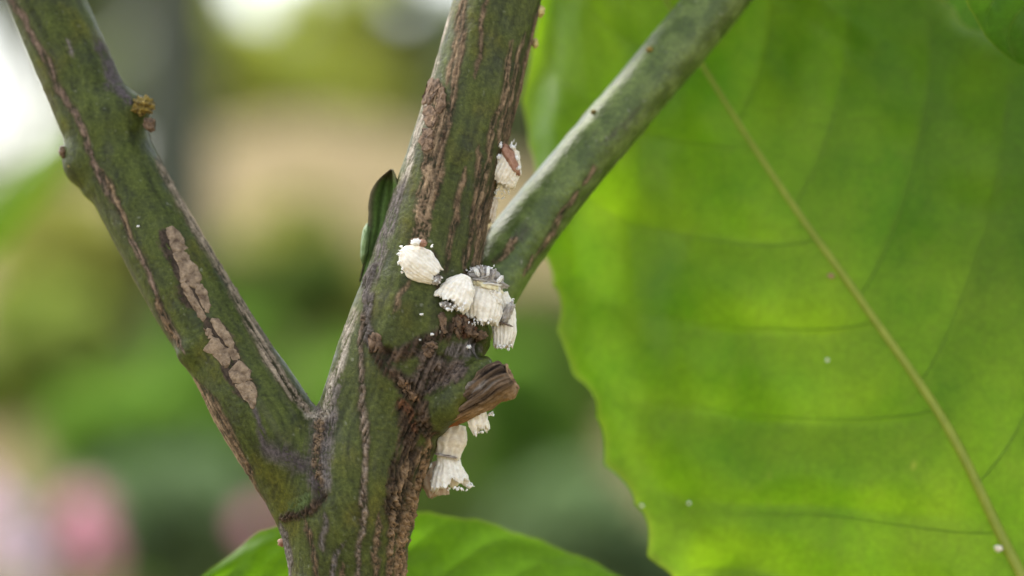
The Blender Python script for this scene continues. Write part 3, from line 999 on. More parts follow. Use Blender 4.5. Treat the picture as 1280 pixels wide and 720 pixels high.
# ------------------------------------------------------------------ leaves of the citrus plant
def build_leaf(parent, mid, wl, wr, normal, mat, n=150, m=90, nveins=10, cup=0.0, fold=0.25, wav=.05, rib=.07, seed=0,
               crenate=.014, vein_r=.022, vslope=.22, name="leaf", curl=0.0, bulge=.05):
    """A leaf blade with a raised midrib and side veins.  mid: base -> tip points (x,y,z);
    wl / wr: half widths at even steps from base to tip."""
    mid = catmull(mid, 400)
    T = np.gradient(mid, axis=0); T /= np.linalg.norm(T, axis=1)[:, None]
    nrm = np.asarray(normal, float)
    L = np.cross(T, nrm); L /= np.linalg.norm(L, axis=1)[:, None]
    Nn = np.cross(L, T); Nn /= np.linalg.norm(Nn, axis=1)[:, None]
    sg = np.linspace(0, 1, 400)
    def widths(w):
        c = catmull(np.c_[np.linspace(0, 1, len(w)), w, 0 * np.array(w)], 400)
        return np.maximum(np.interp(sg, c[:, 0], c[:, 1]), 0)
    WL, WR = widths(wl), widths(wr)
    rs = np.random.default_rng(seed)

    def S(s, t):
        s = np.asarray(s, float); t = np.asarray(t, float)
        pick = lambda A: np.stack([np.interp(s, sg, A[:, k]) for k in range(3)], -1)
        w = np.where(t < 0, np.interp(s, sg, WL), np.interp(s, sg, WR))
        cre = 1 - crenate * (np.abs(np.sin(np.pi * s * 23 + np.sign(t) * .7 + 1.3 * np.sin(9 * s))) ** .6) * np.abs(t) ** 6
        cre = cre + .012 * np.sin(s * 61 + seed) * np.abs(t) ** 6 * crenate / .014
        x = t * w * cre
        ph = (s - vslope * np.abs(t) ** 1.25) * nveins + np.where(t < 0, .35, 0)
        b = bulge * np.abs(np.sin(np.pi * ph)) * np.sin(np.pi * np.clip(np.abs(t), 0, 1)) ** .7
        p3 = np.stack([s * 5 + seed, t * 2.2, 0 * s], -1).reshape(-1, 3)
        und = (wav * fbm(p3, 2)).reshape(s.shape) * (0.4 + np.abs(t))
        dep = fold * np.abs(t) * np.where(t < 0, 1, 1) - cup * t * t - b + und + curl * np.sign(t) * t * t
        return pick(mid) + x[..., None] * pick(L) - dep[..., None] * pick(Nn), ph

    s = np.linspace(0.001, .999, n); t = np.linspace(-1, 1, m)
    SS, TT = np.meshgrid(s, t, indexing='ij')
    V, ph = S(SS, TT)
    V = V.reshape(-1, 3)
    idx = np.arange(n * m).reshape(n, m)
    F = np.stack([idx[:-1, :-1], idx[1:, :-1], idx[1:, 1:], idx[:-1, 1:]], -1).reshape(-1, 4)
    net = np.abs(fbm(V * 1.6 + seed, 2)); net2 = np.abs(fbm(V * 3.3 + seed + 9, 2))
    vein = .22 * smoothstep(.07, .0, net) + .12 * smoothstep(.08, 0, net2)
    pf = np.abs(((ph + .5) % 1) - .5).ravel()
    vein = np.clip(vein + .12 * smoothstep(.06, .0, pf), 0, .6)
    edge = smoothstep(.975, .995, np.abs(TT.ravel()))
    vo = fbm(V * 1.1 + 40 + seed, 2)
    spot = .2 * edge + .55 * smoothstep(.78, .86, perlin(V * 4.3 + 8 + seed))
    o = mesh_obj(name, V, F, mat, parent, attrs={'vein': vein, 'spot': np.clip(spot, 0, 1)})
    # midrib, thick at the base
    sm = np.linspace(0, .985, 90)
    pm, _ = S(sm, 0 * sm)
    Nm = np.stack([np.interp(sm, sg, Nn[:, k]) for k in range(3)], -1)
    V2, F2 = tube_arrays(pm + Nm * rib * .25 * (1 - sm)[:, None], rib * (1 - .90 * sm ** .8), 10)
    mesh_obj("midrib", V2, F2, M_RIB, o)
    for side in (-1, 1):
        for k in range(nveins + 2):
            off = (.35 if side < 0 else 0)
            s0 = (k - off + rs.normal(0, .05)) / nveins
            if s0 < .03 or s0 > .93: continue
            tt = np.linspace(.0, .90, 34)
            sv = s0 + vslope * tt ** 1.25
            ok = sv < .97
            if ok.sum() < 6: continue
            pv, _ = S(sv[ok], side * tt[ok])
            Nv = np.stack([np.interp(sv[ok], sg, Nn[:, q]) for q in range(3)], -1)
            r = vein_r * .32 * (1 - .8 * tt[ok])
            a, f = tube_arrays(pv + Nv * (.1 * r)[:, None], r, 6, cap=False)
            mesh_obj("side_vein", a, f, M_VEIN, o)
    return o, mid


def petiole(parent, pts, r0, r1, mat=None):
    path = catmull(np.array(pts), 24)
    V, F = tube_arrays(path, np.linspace(r0, r1, 24), 10)
    return mesh_obj("petiole", V, F, mat or M_PETIOLE, parent)


# the big backlit leaf: base off to the lower right, tip behind the right branch
BASE_BIG = P(1420, 985, 1.2)
mid = [BASE_BIG, P(1345, 845, 1.3), P(1262, 690, 1.5), P(1182, 530, 1.8), P(1078, 378, 2.25), P(980, 240, 2.7), P(880, 85, 3.2), P(805, -55, 3.7), P(745, -190, 4.3)]
wl = [0, 3.1, 4.15, 4.22, 4.0, 3.55, 2.85, 1.80, 0.02]
wr = [0, 2.9, 4.0, 4.2, 4.1, 3.7, 2.95, 1.75, 0.02]
big, bm = build_leaf(plant, mid, wr=wr, wl=wl, normal=(-.10, -1, .10), mat=M_LEAF, n=190, m=130, nveins=10, fold=.55, wav=.42, rib=.100, seed=2, cup=.10, bulge=.11, crenate=.024)
big["label"] = "large bright green leaf with yellow midrib, lit from behind"
# a lower leaf: only its upper margin rises into the picture
low, _ = build_leaf(plant, [P(215, 768, 1.2), P(300, 774, 1.5), P(430, 782, 1.8), P(600, 790, 2.0), P(740, 796, 2.1), P(900, 802, 2.3)],
                    wl=[0, 1.25, 1.55, 1.62, 1.35, .85, .0], wr=[0, .95, 1.3, 1.35, 1.1, .7, .0], normal=(0.05, -1, .35), mat=M_LEAF_LOW, n=120, m=60, nveins=9, fold=.2, rib=.06, seed=5, wav=.12)
# a leaf hanging in from the upper right
cor, _ = build_leaf(plant, [P(1330, -260, .2), P(1318, -150, .6), P(1300, -60, .9), P(1292, 20, 1.1), P(1300, 88, 1.3)],
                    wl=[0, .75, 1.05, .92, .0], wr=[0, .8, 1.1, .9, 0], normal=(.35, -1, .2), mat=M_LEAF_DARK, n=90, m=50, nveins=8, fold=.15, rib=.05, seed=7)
# leaves that stand between the big one and the light
shade, _ = build_leaf(plant, [P(1480, 500, 3.6), P(1370, 330, 3.9), P(1262, 150, 4.3), P(1170, -20, 4.8), P(1090, -200, 5.4)],
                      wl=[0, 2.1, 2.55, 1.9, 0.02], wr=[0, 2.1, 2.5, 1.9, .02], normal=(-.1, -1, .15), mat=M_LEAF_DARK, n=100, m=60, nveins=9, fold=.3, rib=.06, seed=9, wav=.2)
over, _ = build_leaf(plant, [np.array(q) for q in ((4.6, 3.2, 6.6), (4.1, 3.6, 6.4), (3.2, 4.0, 6.2), (2.0, 4.4, 6.1), (.9, 4.7, 6.0))],
                     wl=[0, 1.9, 2.3, 1.8, .02], wr=[0, 1.9, 2.3, 1.8, .02], normal=(-.55, .45, .7), mat=M_LEAF_DARK, n=80, m=46, nveins=8, fold=.2, rib=.06, seed=10, wav=.2)  # unseen leaf above the view, added to shade the big leaf
petiole(plant, [np.array([4.75, 2.5, 6.35]), np.array([4.8, 2.9, 6.8]), np.array([4.6, 3.2, 6.9])], .08, .06)
over2, _ = build_leaf(plant, [np.array(q) for q in ((1.6, 3.0, 7.2), (1.1, 3.4, 6.9), (.5, 3.8, 6.6), (-.3, 4.2, 6.4), (-1.2, 4.6, 6.3))],
                      wl=[0, 1.4, 1.8, 1.4, .02], wr=[0, 1.4, 1.8, 1.4, .02], normal=(-.5, .45, .75), mat=M_LEAF_DARK, n=80, m=46, nveins=8, fold=.2, rib=.06, seed=12, wav=.2)  # another added unseen leaf, dims the big leaf's upper left
petiole(plant, [np.array([.95, 1.25, 7.9]), np.array([1.5, 2.4, 7.7]), np.array([1.6, 3.0, 7.2])], .08, .06)
# twigs and petioles that carry them, below and beside the picture
tw = [np.array([tp[6][0], tp[6][1], tp[6][2]]), P(700, 1210, .5), P(1050, 1160, .8), P(1430, 1080, 1.1), P(1640, 900, 1.8), P(1700, 500, 3.2), P(1640, 60, 3.6)]
path = catmull(np.array(tw), 60)
plain_bark("twig", path, np.linspace(.34, .16, 60), plant, 14)
petiole(plant, [P(1440, 1076, 1.1), P(1432, 1030, 1.15), BASE_BIG], .09, .08)
petiole(plant, [P(1690, 420, 3.3), P(1600, 480, 3.5), P(1480, 500, 3.6)], .07, .06)
petiole(plant, [P(1636, 90, 3.55), P(1500, -190, 2.0), P(1330, -260, .2)], .08, .06)
petiole(plant, [np.array([base[0] - .2, .1, -5.6]), P(300, 860, .6), P(215, 768, 1.2)], .08, .06)
# some foliage on the branches above the picture
def spare_leaf(basep, dirv, ln, wd, nrm, seed):
    d = np.asarray(dirv, float); d /= np.linalg.norm(d)
    pts = [basep + d * ln * k + np.array([0, 0, -.5 * k * k * ln * .25]) for k in (0, .25, .5, .75, 1)]
    return build_leaf(plant, pts, [0, wd * .8, wd, wd * .7, .02], [0, wd * .8, wd, wd * .7, .02], nrm, M_LEAF_DARK, n=50, m=26, nveins=7, rib=.05, seed=seed, vein_r=.02)
for k, (bp, dv) in enumerate([((1.4, 2.2, 11.5), (1, .2, .6)), ((1.0, 2.2, 12.5), (-1, .4, .5)), ((-9.6, 3.1, 11.0), (-.8, .2, .7)), ((-9.2, 3.0, 9.6), (.6, .7, .6)),
                               ((8.5, 4.8, 12.2), (.5, .5, .7)), ((8.9, 5.0, 12.8), (1, -.1, .3)), ((1.6, 2.5, 14.0), (.2, .8, .8))]):
    spare_leaf(np.array(bp), dv, 8, 2.2, (.1 * k - .2, -.6, .8), 30 + k)

tag(plant, "green citrus stem forking into three branches, with corky brown bark streaks and large leaves", "citrus plant")

# ------------------------------------------------------------------ cottony scale insects on the stem
INSECT_GROUP = "white cottony scale insects on the citrus stem"


def sac(p0, p1, Y0, Y1, w, hgt=.8, flutes=11, seed=0, amp=.10, fringe=.05, nu=36, nv=110, bend=0.0, tail=True, lean=0.0, span=1.0):
    """A fluted wax sac: rounded at p0, frayed and open at p1.  w: half widths along it."""
    a0, a1 = P(*p0, Y0), P(*p1, Y1)
    ax = a1 - a0; Ln = np.linalg.norm(ax); ax = ax / Ln
    nn = np.array([lean, -1.0, .15]); nn -= ax * (nn @ ax); nn /= np.linalg.norm(nn)
    bb = np.cross(nn, ax)
    rs = np.random.default_rng(seed)
    u = np.linspace(0, 1, nu); v = np.linspace(0, 2 * np.pi, nv, endpoint=False)
    wu = np.interp(u, np.linspace(0, 1, len(w)), w)
    k = np.ones(5) / 5; wu = np.convolve(np.r_[wu[0], wu[0], wu, wu[-1], wu[-1]], k, 'valid')
    wu[0] = .02 if w[0] < .06 else wu[0]
    V, D = [], []
    fr = 1.5 * fbm(np.c_[np.cos(v) * 1.8, np.sin(v) * 1.8, np.full(nv, seed * 3.3)], 4) + rs.normal(0, .22, nv)
    for i in range(nu):
        jit = .28 * perlin(np.c_[np.cos(v) * 1.6, np.sin(v) * 1.6, np.full(nv, u[i] * 1.2 + seed)])
        ph = flutes * (v + jit * .35)
        ridge = 1 - np.abs(np.sin(ph / 2 * 1.0)) ** .7 * 2
        gate = .35 + .9 * np.clip(.5 + 1.1 * perlin(np.c_[np.cos(v) * 1.3, np.sin(v) * 1.3, np.full(nv, u[i] * 2.2 + seed * 1.7)]), 0, 1.2)
        rr = 1 + amp * gate * (.35 + .65 * u[i]) * ridge * (1 if u[i] > .03 else 0) + .16 * fbm(np.c_[np.cos(v) * 1.2, np.sin(v) * 1.2, np.full(nv, u[i] * 2.6 + seed)], 3)
        h = np.sin(v); h = np.where(h < 0, h * .55, h)
        x = np.cos(v) * wu[i] * rr
        y = h * wu[i] * hgt * rr
        al = u[i] * Ln * span + (fringe * fr * smoothstep(.72, 1, np.array([u[i]]))[0])
        off = bend * math.sin(math.pi * u[i])
        V.append(a0 + al[:, None] * ax if np.ndim(al) else a0)
        V[-1] = V[-1] + (x + off)[:, None] * bb + y[:, None] * nn
        D.append(np.clip(.5 * smoothstep(-.4, -1, ridge) * (.3 + .7 * u[i]) + .9 * np.clip(fbm(np.c_[np.cos(v) * 2.5, np.sin(v) * 2.5, np.full(nv, u[i] * 4 + seed * 2.1)], 3) - .25, 0, .5), 0, 1))  # dirty patches, and tint deepening into the flute grooves
    # turned-in hem, tinted darker inwards
    last = V[-1]; c = last.mean(0)
    V.append(c + (last - c) * .72 - ax * .03); D.append(np.full(nv, .7))
    V.append(c + (last - c) * .15 - ax * .10); D.append(np.full(nv, .9))
    rows = len(V)
    V = np.vstack(V); D = np.concatenate(D)
    V += .007 * np.stack([perlin(V * 17), perlin(V * 17 + 9), perlin(V * 17 + 30)], -1)
    F = [(i * nv + j, (i + 1) * nv + j, (i + 1) * nv + (j + 1) % nv, i * nv + (j + 1) % nv) for i in range(rows - 1) for j in range(nv)]
    V = np.vstack([V, a0[None]]); D = np.r_[D, 0]
    F += [(len(V) - 1, j, (j + 1) % nv) for j in range(nv)]
    return V, F, D


def lump(name, px, py, Y, rx, ry, rz, rot, mat, parent, seed=0, amp=.3, freq=2.6, tint_amount=0.0):
    c_, s_ = math.cos(rot), math.sin(rot)
    ax = np.array([[c_ * rx, 0, s_ * rx], [0, rz, 0], [-s_ * ry, 0, c_ * ry]])
    V, F = blob_arrays(P(px, py, Y), ax, seed, amp, freq, (26, 36))
    d = np.clip(tint_amount + .6 * fbm(V * 14 + seed, 2), 0, 1) if tint_amount else np.zeros(len(V))
    return mesh_obj(name, V, F, mat, parent, attrs={'tint_amount': d})


def filaments(items, parent, seed=0, mat=None, name="wax_fringe", curl=.012):
    """Curled threads of wax: items (px, py, Y, dx, dz, length, radius)."""
    rs = np.random.default_rng(seed)
    parts = []
    for px, py, Y, dx, dz, ln, r in items:
        p = P(px, py, Y)
        d = np.array([dx, rs.normal(-.1, .35), dz]); d /= np.linalg.norm(d)
        s = np.linspace(0, 1, 9)
        side = rs.normal(0, 1, 3); side -= d * (side @ d); side /= np.linalg.norm(side)
        path = p + s[:, None] * d * ln + (np.sin(s * rs.uniform(1.5, 4)) * curl * rs.uniform(.4, 1.4))[:, None] * side
        parts.append(tube_arrays(path, r * (1 - .85 * s), 6))
    V, F = join_arrays(parts)
    o = mesh_obj(name, V, F, mat or M_TUFT, parent, attrs={'tint_amount': np.zeros(len(V))})
    o["kind"] = "stuff"
    return o


def insect(px, py, label):
    p, _ = surf(px, py)
    e = empty("scale_insect", tuple(p))
    return tag(e, label, "scale insect", INSECT_GROUP)


def depth(px, py):
    p, _ = surf(px, py)
    return float(p[1])


def rfil(n, seed, x, y, Y, sx, sy, dx, dz, ln, r=.010):
    rs = np.random.default_rng(seed)
    return [(x + rs.uniform(-sx, sx), y + rs.uniform(-sy, sy), Y + rs.uniform(-.04, .04), dx + rs.normal(0, .45), dz + rs.normal(0, .45), ln * rs.uniform(.25, .65), r * rs.uniform(.7, 1.6)) for _ in range(n)]


# a: plump white one alone on the green stem
e = insect(524, 328, "plump white oval scale insect with a red head spot, alone on green bark")
y = depth(524, 328)
V, F, D = sac((502, 311), (545, 345), y - .07, y - .06, [.04, .15, .19, .20, .19, .165, .12], .75, 24, 3, .055, .03, bend=-.02)
mesh_obj("egg_sac", V, F, M_WAX, e, attrs={'tint_amount': D * .5})
lump("crest", 520, 303, y - .20, .06, .045, .05, .2, M_TUFT, e, 4)
lump("head", 528, 304, y - .16, .055, .045, .06, -.3, M_REDBODY, e, 5, .25)
lump("tail", 545, 350, y - .10, .06, .055, .06, .3, M_GREYWAX, e, 6, .5, 3, .4)
filaments(rfil(9, 1, 500, 318, y - .14, 3, 10, -1, .2, .07, .014) + rfil(9, 2, 512, 338, y - .14, 10, 4, -.3, -1, .06, .014)
          + rfil(8, 3, 547, 349, y - .12, 5, 5, .6, -.6, .06, .010) + rfil(6, 4, 532, 308, y - .18, 8, 3, .4, .5, .05, .008), e, 3)

# b: small ridged fan
e = insect(571, 367, "small ridged white fan-shaped scale insect between the oval one and the cluster")
y = depth(571, 367)
V, F, D = sac((583, 345), (563, 381), y - .09, y - .14, [.06, .15, .19, .21, .225, .24], .7, 20, 8, .07, .05, lean=-.2)
mesh_obj("egg_sac", V, F, M_WAX, e, attrs={'tint_amount': D * .5})
lump("body", 559, 382, y - .15, .09, .045, .07, -.2, M_GREYWAX, e, 9, .5, 3, .3)
filaments(rfil(16, 5, 566, 383, y - .27, 16, 4, -.1, -.7, .08, .013) + rfil(5, 6, 580, 381, y - .28, 4, 3, .6, .2, .08, .014), e, 5)

# c: big fluted sac with grey wrinkled body on top
e = insect(605, 372, "large fluted white scale insect with a grey wrinkled cap and yellowish band")
y = depth(598, 365)
yc = -.30
V, F, D = sac((607, 352), (599, 403), yc, yc - .12, [.19, .23, .25, .255, .25, .22], .7, 20, 14, .085, .06, lean=.05)
mesh_obj("egg_sac", V, F, M_WAX, e, attrs={'tint_amount': D * .6})
V, F, D = sac((607, 351), (604, 362), yc - .02, yc - .04, [.20, .225, .24, .24], .76, 20, 14, .08, .015, nu=10)
mesh_obj("yellow_band", V, F, M_YELLOW, e, attrs={'tint_amount': D * .5})
cap = lump("body", 608, 348, yc - .04, .225, .125, .17, -.35, M_GREYWAX, e, 15, .45, 3.2, .25)
for k, (x, yy, rx, ry, ro) in enumerate([(596, 340, .030, .065, .5), (603, 339, .022, .075, .25), (610, 340, .022, .07, -.1), (617, 343, .025, .07, -.4), (624, 350, .025, .07, -.7), (600, 350, .10, .018, -.1), (614, 355, .13, .016, -.12), (607, 346, .09, .014, .3)]):
    lump("wax_fold", x, yy, yc - .19, rx, ry, .04, ro, M_GREYWAX if k % 2 else M_TUFT, e, 40 + k, .35, 2.5, .2)
filaments(rfil(18, 7, 598, 402, yc - .24, 18, 3, 0, -1, .06, .012) + rfil(12, 8, 606, 336, yc - .12, 12, 4, .1, 1, .06, .010)
          + rfil(10, 9, 588, 342, yc - .12, 4, 6, -.8, .5, .07, .008), e, 7)

for k, (x, yy, rx, ry) in enumerate([(588, 372, .06, .10), (618, 372, .09, .12), (586, 390, .07, .06), (612, 395, .08, .09)]):
    lump("wax_wool", x, yy, yc - .10, rx, ry, .09, .2 * k, M_WAX, e, 90 + k, .6, 3.2, .1)
# d: the long one hanging lowest
e = insect(612, 400, "long drooping white scale insect hanging lowest in the cluster beside the knot")
V, F, D = sac((621, 366), (629, 433), yc + .12, yc + .08, [.13, .155, .165, .15, .145, .125], .8, 19, 21, .09, .05, bend=.05, lean=.2)
mesh_obj("egg_sac", V, F, M_WAX, e, attrs={'tint_amount': np.clip(D * .8 + .0, 0, 1)})
lump("body", 634, 392, yc - .02, .055, .15, .08, -.45, M_GREYWAX, e, 22, .4, 3, .2)
lump("wax_fold", 632, 405, yc - .08, .095, .014, .04, -.35, M_GREYWAX, e, 23, .3, 3, .9)
filaments(rfil(14, 10, 629, 433, yc - .06, 11, 3, .1, -1, .05, .012) + rfil(12, 11, 637, 385, yc, 4, 14, .9, .3, .06, .009), e, 9)

# e: cream one on the stem's right flank
e = insect(622, 210, "cream scale insect with a reddish-brown back clinging high on the stem's right flank")
ye = .10
V, F, D = sac((641, 186), (622, 229), ye, ye - .05, [.08, .15, .19, .205, .195, .14], .75, 22, 31, .06, .03)
mesh_obj("egg_sac", V, F, M_CREAM, e, attrs={'tint_amount': D * .35})
lump("body", 638, 200, ye - .08, .085, .215, .10, .42, M_REDBODY, e, 32, .2, 2)
lump("lower_sac", 638, 226, ye - .03, .085, .115, .11, -.3, M_CREAM, e, 33, .25, 2)
for k, (x, yy, r) in enumerate([(622, 196, .035), (619, 187, .028), (625, 181, .03), (646, 198, .028), (641, 184, .025), (648, 210, .025)]):
    lump("wax_tuft", x, yy, ye - .13, r * 1.3, r * .8, r, k * .7, M_TUFT, e, 50 + k, .8, 3)
filaments(rfil(7, 12, 640, 180, ye - .1, 4, 3, .5, 1, .10, .008) + rfil(8, 13, 628, 236, ye - .05, 10, 4, .1, -1, .10, .009), e, 11)

# f: shrivelled one just below it
e = insect(611, 262, "small shrivelled pale scale insect just under the cream one")
V, F, D = sac((618, 246), (609, 276), .14, .12, [.04, .075, .085, .075], .7, 9, 36, .14, .03)
mesh_obj("egg_sac", V, F, M_CREAM, e, attrs={'tint_amount': np.clip(D + .35, 0, 1)})
filaments(rfil(10, 15, 622, 244, .10, 6, 6, .3, .3, .09, .006), e, 13)

# g: blob under the pruned stub
e = insect(596, 520, "small white scale insect tucked under the tip of the brown stub")
yg = -.55
V, F, D = sac((592, 508), (601, 538), yg, yg - .03, [.12, .135, .13, .10], .8, 9, 44, .12, .05)
mesh_obj("egg_sac", V, F, M_WAX, e, attrs={'tint_amount': D * .4})
filaments(rfil(6, 16, 612, 518, yg - .05, 4, 2, 1, .2, .07, .014) + rfil(10, 17, 601, 539, yg - .05, 8, 2, .1, -1, .05, .012), e, 15)

# h: flared skirt-like sac under the stub, with the cream body above it
e = insect(545, 570, "flared skirt-shaped white scale insect hanging below the stub with a cream body")
yh = -.12
V, F, D = sac((559, 566), (563, 607), yh, yh - .06, [.12, .14, .175, .22, .265], .72, 16, 51, .11, .07, lean=.1)
mesh_obj("egg_sac", V, F, M_WAX, e, attrs={'tint_amount': D * .5})
V, F, D = sac((569, 530), (559, 572), yh - .02, yh - .05, [.13, .185, .195, .17, .15], .8, 10, 53, .07, .02)
mesh_obj("body", V, F, M_CREAM, e, attrs={'tint_amount': np.clip(D * .4 + .15, 0, 1)})
lump("wax_fold", 558, 570, yh - .16, .14, .018, .04, -.18, M_GREYWAX, e, 54, .3, 3, .5)
filaments(rfil(16, 18, 566, 609, yh - .12, 20, 3, .15, -1, .07, .013) + rfil(6, 19, 588, 606, yh - .08, 4, 3, 1, -.3, .07, .014), e, 17)

# i: brownish dead one behind it
e = insect(535, 600, "dull brownish-pink dead scale insect behind the flared white one")
V, F, D = sac((538, 578), (548, 620), yh + .12, yh + .10, [.10, .15, .165, .15, .12], .8, 8, 61, .08, .02)
mesh_obj("body", V, F, M_CREAM, e, attrs={'tint_amount': np.clip(D + .75, 0, 1)})
lump("wax_tuft", 536, 580, yh, .035, .05, .04, .2, M_TUFT, e, 62, .4, 3)
filaments(rfil(6, 20, 536, 588, yh + .05, 3, 8, -.6, .2, .05, .010), e, 19)

# crumbs of wax dropped on the bark
for k, (x, yy, r, lab, m) in enumerate([
    (551, 413, .038, "largest cream wax crumb on dark bark under the cluster", M_CREAM), (540, 418, .022, "small white wax crumb beside the largest cream one", M_TUFT),
    (584, 433, .034, "white wax crumb in the dark hollow above the stub", M_TUFT), (527, 393, .020, "tiny white wax crumb on green bark below the oval insect", M_TUFT),
    (524, 425, .016, "tiny white wax crumb at the upper edge of the torn bark", M_TUFT), (173, 283, .018, "tiny white wax crumb on the left branch above the bark scar", M_TUFT)]):
    p, nm = surf(x, yy)
    V, F = blob_arrays(p + nm * r * .5, np.eye(3) * r * np.array([[1.0], [.6], [.65]]), 70 + k, .9, 2.2, (12, 16))
    o = mesh_obj("wax_crumb", V - p, F, m, None, attrs={'tint_amount': np.zeros(len(V))})
    o.location = tuple(p)
    tag(o, lab, "wax crumb", "wax crumbs on the bark")
# specks on the big leaf
LEAF_BVH = BVHTree.FromPolygons([v.co[:] for v in big.data.vertices], [p.vertices[:] for p in big.data.polygons])
for k, (x, yy, r, lab, m, cat) in enumerate([
    (1247, 685, .050, "pale speck beside the thick end of the leaf midrib", M_CREAM, "wax crumb"), (1038, 345, .040, "rust-red speck on the midrib of the big leaf", M_REDBODY, "red speck"),
    (1034, 450, .022, "lone white speck in the middle of the big leaf blade", M_TUFT, "wax crumb"),
    (802, 632, .022, "white speck near the lower margin of the big leaf", M_TUFT, "wax crumb"), (861, 629, .020, "white speck just inside the one at the leaf margin", M_TUFT, "wax crumb"),
    ]):
    o_ = Vector((0, -CAM_D, 0))
    loc, nm, _, _ = LEAF_BVH.ray_cast(o_, (Vector(P(x, yy, 0)) - o_).normalized())
    if loc is None: continue
    p = np.array(loc) + np.array([0, -.02 - (.05 if 'midrib' in lab and k < 3 else 0), 0])
    V, F = blob_arrays(p, np.eye(3) * r * np.array([[1.0], [.7], [.8]]), 90 + k, .8, 2.2, (12, 16))
    o = mesh_obj("leaf_speck", V - p, F, m, None, attrs={'tint_amount': np.zeros(len(V))})
    o.location = tuple(p)
    tag(o, lab, cat, "specks on the big leaf")
# ------------------------------------------------------------------ the garden behind
def leaf_cloud(centers, radii, n, size, seed, holes=(), shell=.35, flat=.5):
    """Folded leaf faces spread through a set of ellipsoids; none inside the given gaps (x, y of the photograph, radius)."""
    rs = np.random.default_rng(seed)
    C = np.asarray(centers, float); R = np.asarray(radii, float)
    k = rs.integers(0, len(C), n)
    d = rs.normal(size=(n, 3)); d /= np.linalg.norm(d, axis=1)[:, None]
    rad = rs.uniform(shell, 1, n) ** .6
    p = C[k] + d * R[k] * rad[:, None]
    q = project_px(p)
    keep = np.ones(n, bool)
    for hx, hy, hr in holes:
        keep &= np.hypot(q[:, 0] - hx, q[:, 1] - hy) > hr
    keep &= p[:, 2] > ground_height(p[:, 0], p[:, 1]) + .5
    p = p[keep]; d = d[keep]; n = len(p)
    t = rs.normal(size=(n, 3)) + d * .6; t /= np.linalg.norm(t, axis=1)[:, None]
    nn = rs.normal(size=(n, 3)) * flat + np.array([0, -.2, 1.0]); nn -= t * np.einsum('ij,ij->i', nn, t)[:, None]
    nn /= np.linalg.norm(nn, axis=1)[:, None]
    b = np.cross(t, nn)
    L = size * rs.uniform(.6, 1.3, n)[:, None]; W = L * .24
    V = np.stack([p - t * L * .5, p + b * W + nn * W * .35 - t * L * .05, p + t * L * .5 - nn * L * .08, p - b * W + nn * W * .35 - t * L * .05], 1).reshape(-1, 3)
    i = np.arange(n) * 4
    F = np.vstack([np.c_[i, i + 1, i + 2], np.c_[i, i + 2, i + 3]])
    return V, F


def foliage_mat(name, c1, c2, tcol, transl=.35, scale=.35):
    return simple_mat(name, c1, c2, scale, .6, 0, .12, transl=transl, tcol=tcol)


def gz(x, y):
    return float(ground_height(np.array([x]), np.array([y]))[0])


def shrub(px, py, Y, rpx, hpx, n, size, mat, label, seed, holes=(), name="garden_shrub", lumps=6, group="shrubs in the garden behind"):
    """A shrub rooted in the ground whose foliage spreads round the point seen at (px, py)."""
    rs = np.random.default_rng(seed)
    c = P(px, py, Y); f = (CAM_D + Y) / CAM_D / 100
    z0 = gz(c[0], c[1])
    e = empty(name, (float(c[0]), float(c[1]), z0))
    cs, rr = [], []
    for k in range(lumps):
        a = rs.normal(size=3) * np.array([.5 * rpx * f, .5 * rpx * f, .5 * hpx * f])
        cs.append(c + a); rr.append(np.array([rpx, rpx, hpx]) * f * rs.uniform(.45, .75))
    V, F = leaf_cloud(cs, rr, n, size, seed, holes)
    mesh_obj("foliage", V, F, mat, e, smooth=False)
    for k in range(4):
        tgt = cs[k % len(cs)]
        b0 = np.array([c[0] + rs.normal(0, 1.0), c[1] + rs.normal(0, 1.0), z0 - .5])
        mdl = (b0 + tgt) / 2 + rs.normal(0, 1.2, 3)
        a, g = tube_arrays(catmull(np.array([b0, mdl, tgt]), 12), np.linspace(.9, .25, 12) * max(.5, f * 8), 7)
        mesh_obj("branch", a, g, M_TWIG, e)
    return tag(e, label, "shrub", group)


M_TWIG = simple_mat("grey_brown_twig", (.05, .04, .03), (.12, .10, .075), .8, .9)
M_TRUNK = simple_mat("dark_tree_bark", (.042, .050, .036), (.080, .090, .062), .25, .9, bump=.4)
M_YG = foliage_mat("yellow_green_leaves", (.30, .36, .06), (.44, .50, .10), (.82, .88, .18), .45)
M_OL = foliage_mat("olive_leaves", (.19, .205, .048), (.29, .30, .08), (.56, .58, .13), .42)
M_DG = foliage_mat("dark_green_leaves", (.055, .085, .022), (.095, .140, .036), (.22, .34, .06), .35)
M_BG = foliage_mat("bright_green_leaves", (.080, .165, .028), (.13, .235, .045), (.30, .54, .07), .42)
M_MG = foliage_mat("mid_green_leaves", (.125, .160, .038), (.185, .230, .060), (.40, .52, .09), .42)
M_TG = foliage_mat("blue_green_leaves", (.085, .130, .062), (.135, .195, .095), (.28, .42, .18), .4)
M_PG = foliage_mat("pale_green_leaves", (.14, .18, .09), (.24, .28, .14), (.40, .48, .22), .4)
M_PINK = simple_mat("pink_petal", (.76, .32, .46), (.88, .50, .62), .6, .5, transl=.4, tcol=(.92, .42, .56))
M_LILAC = simple_mat("lilac_petal", (.70, .52, .66), (.84, .70, .80), .6, .5, transl=.4, tcol=(.84, .64, .80))
M_HEART = simple_mat("yellow_flower_heart", (.45, .30, .05), (.65, .48, .08), 2, .7)

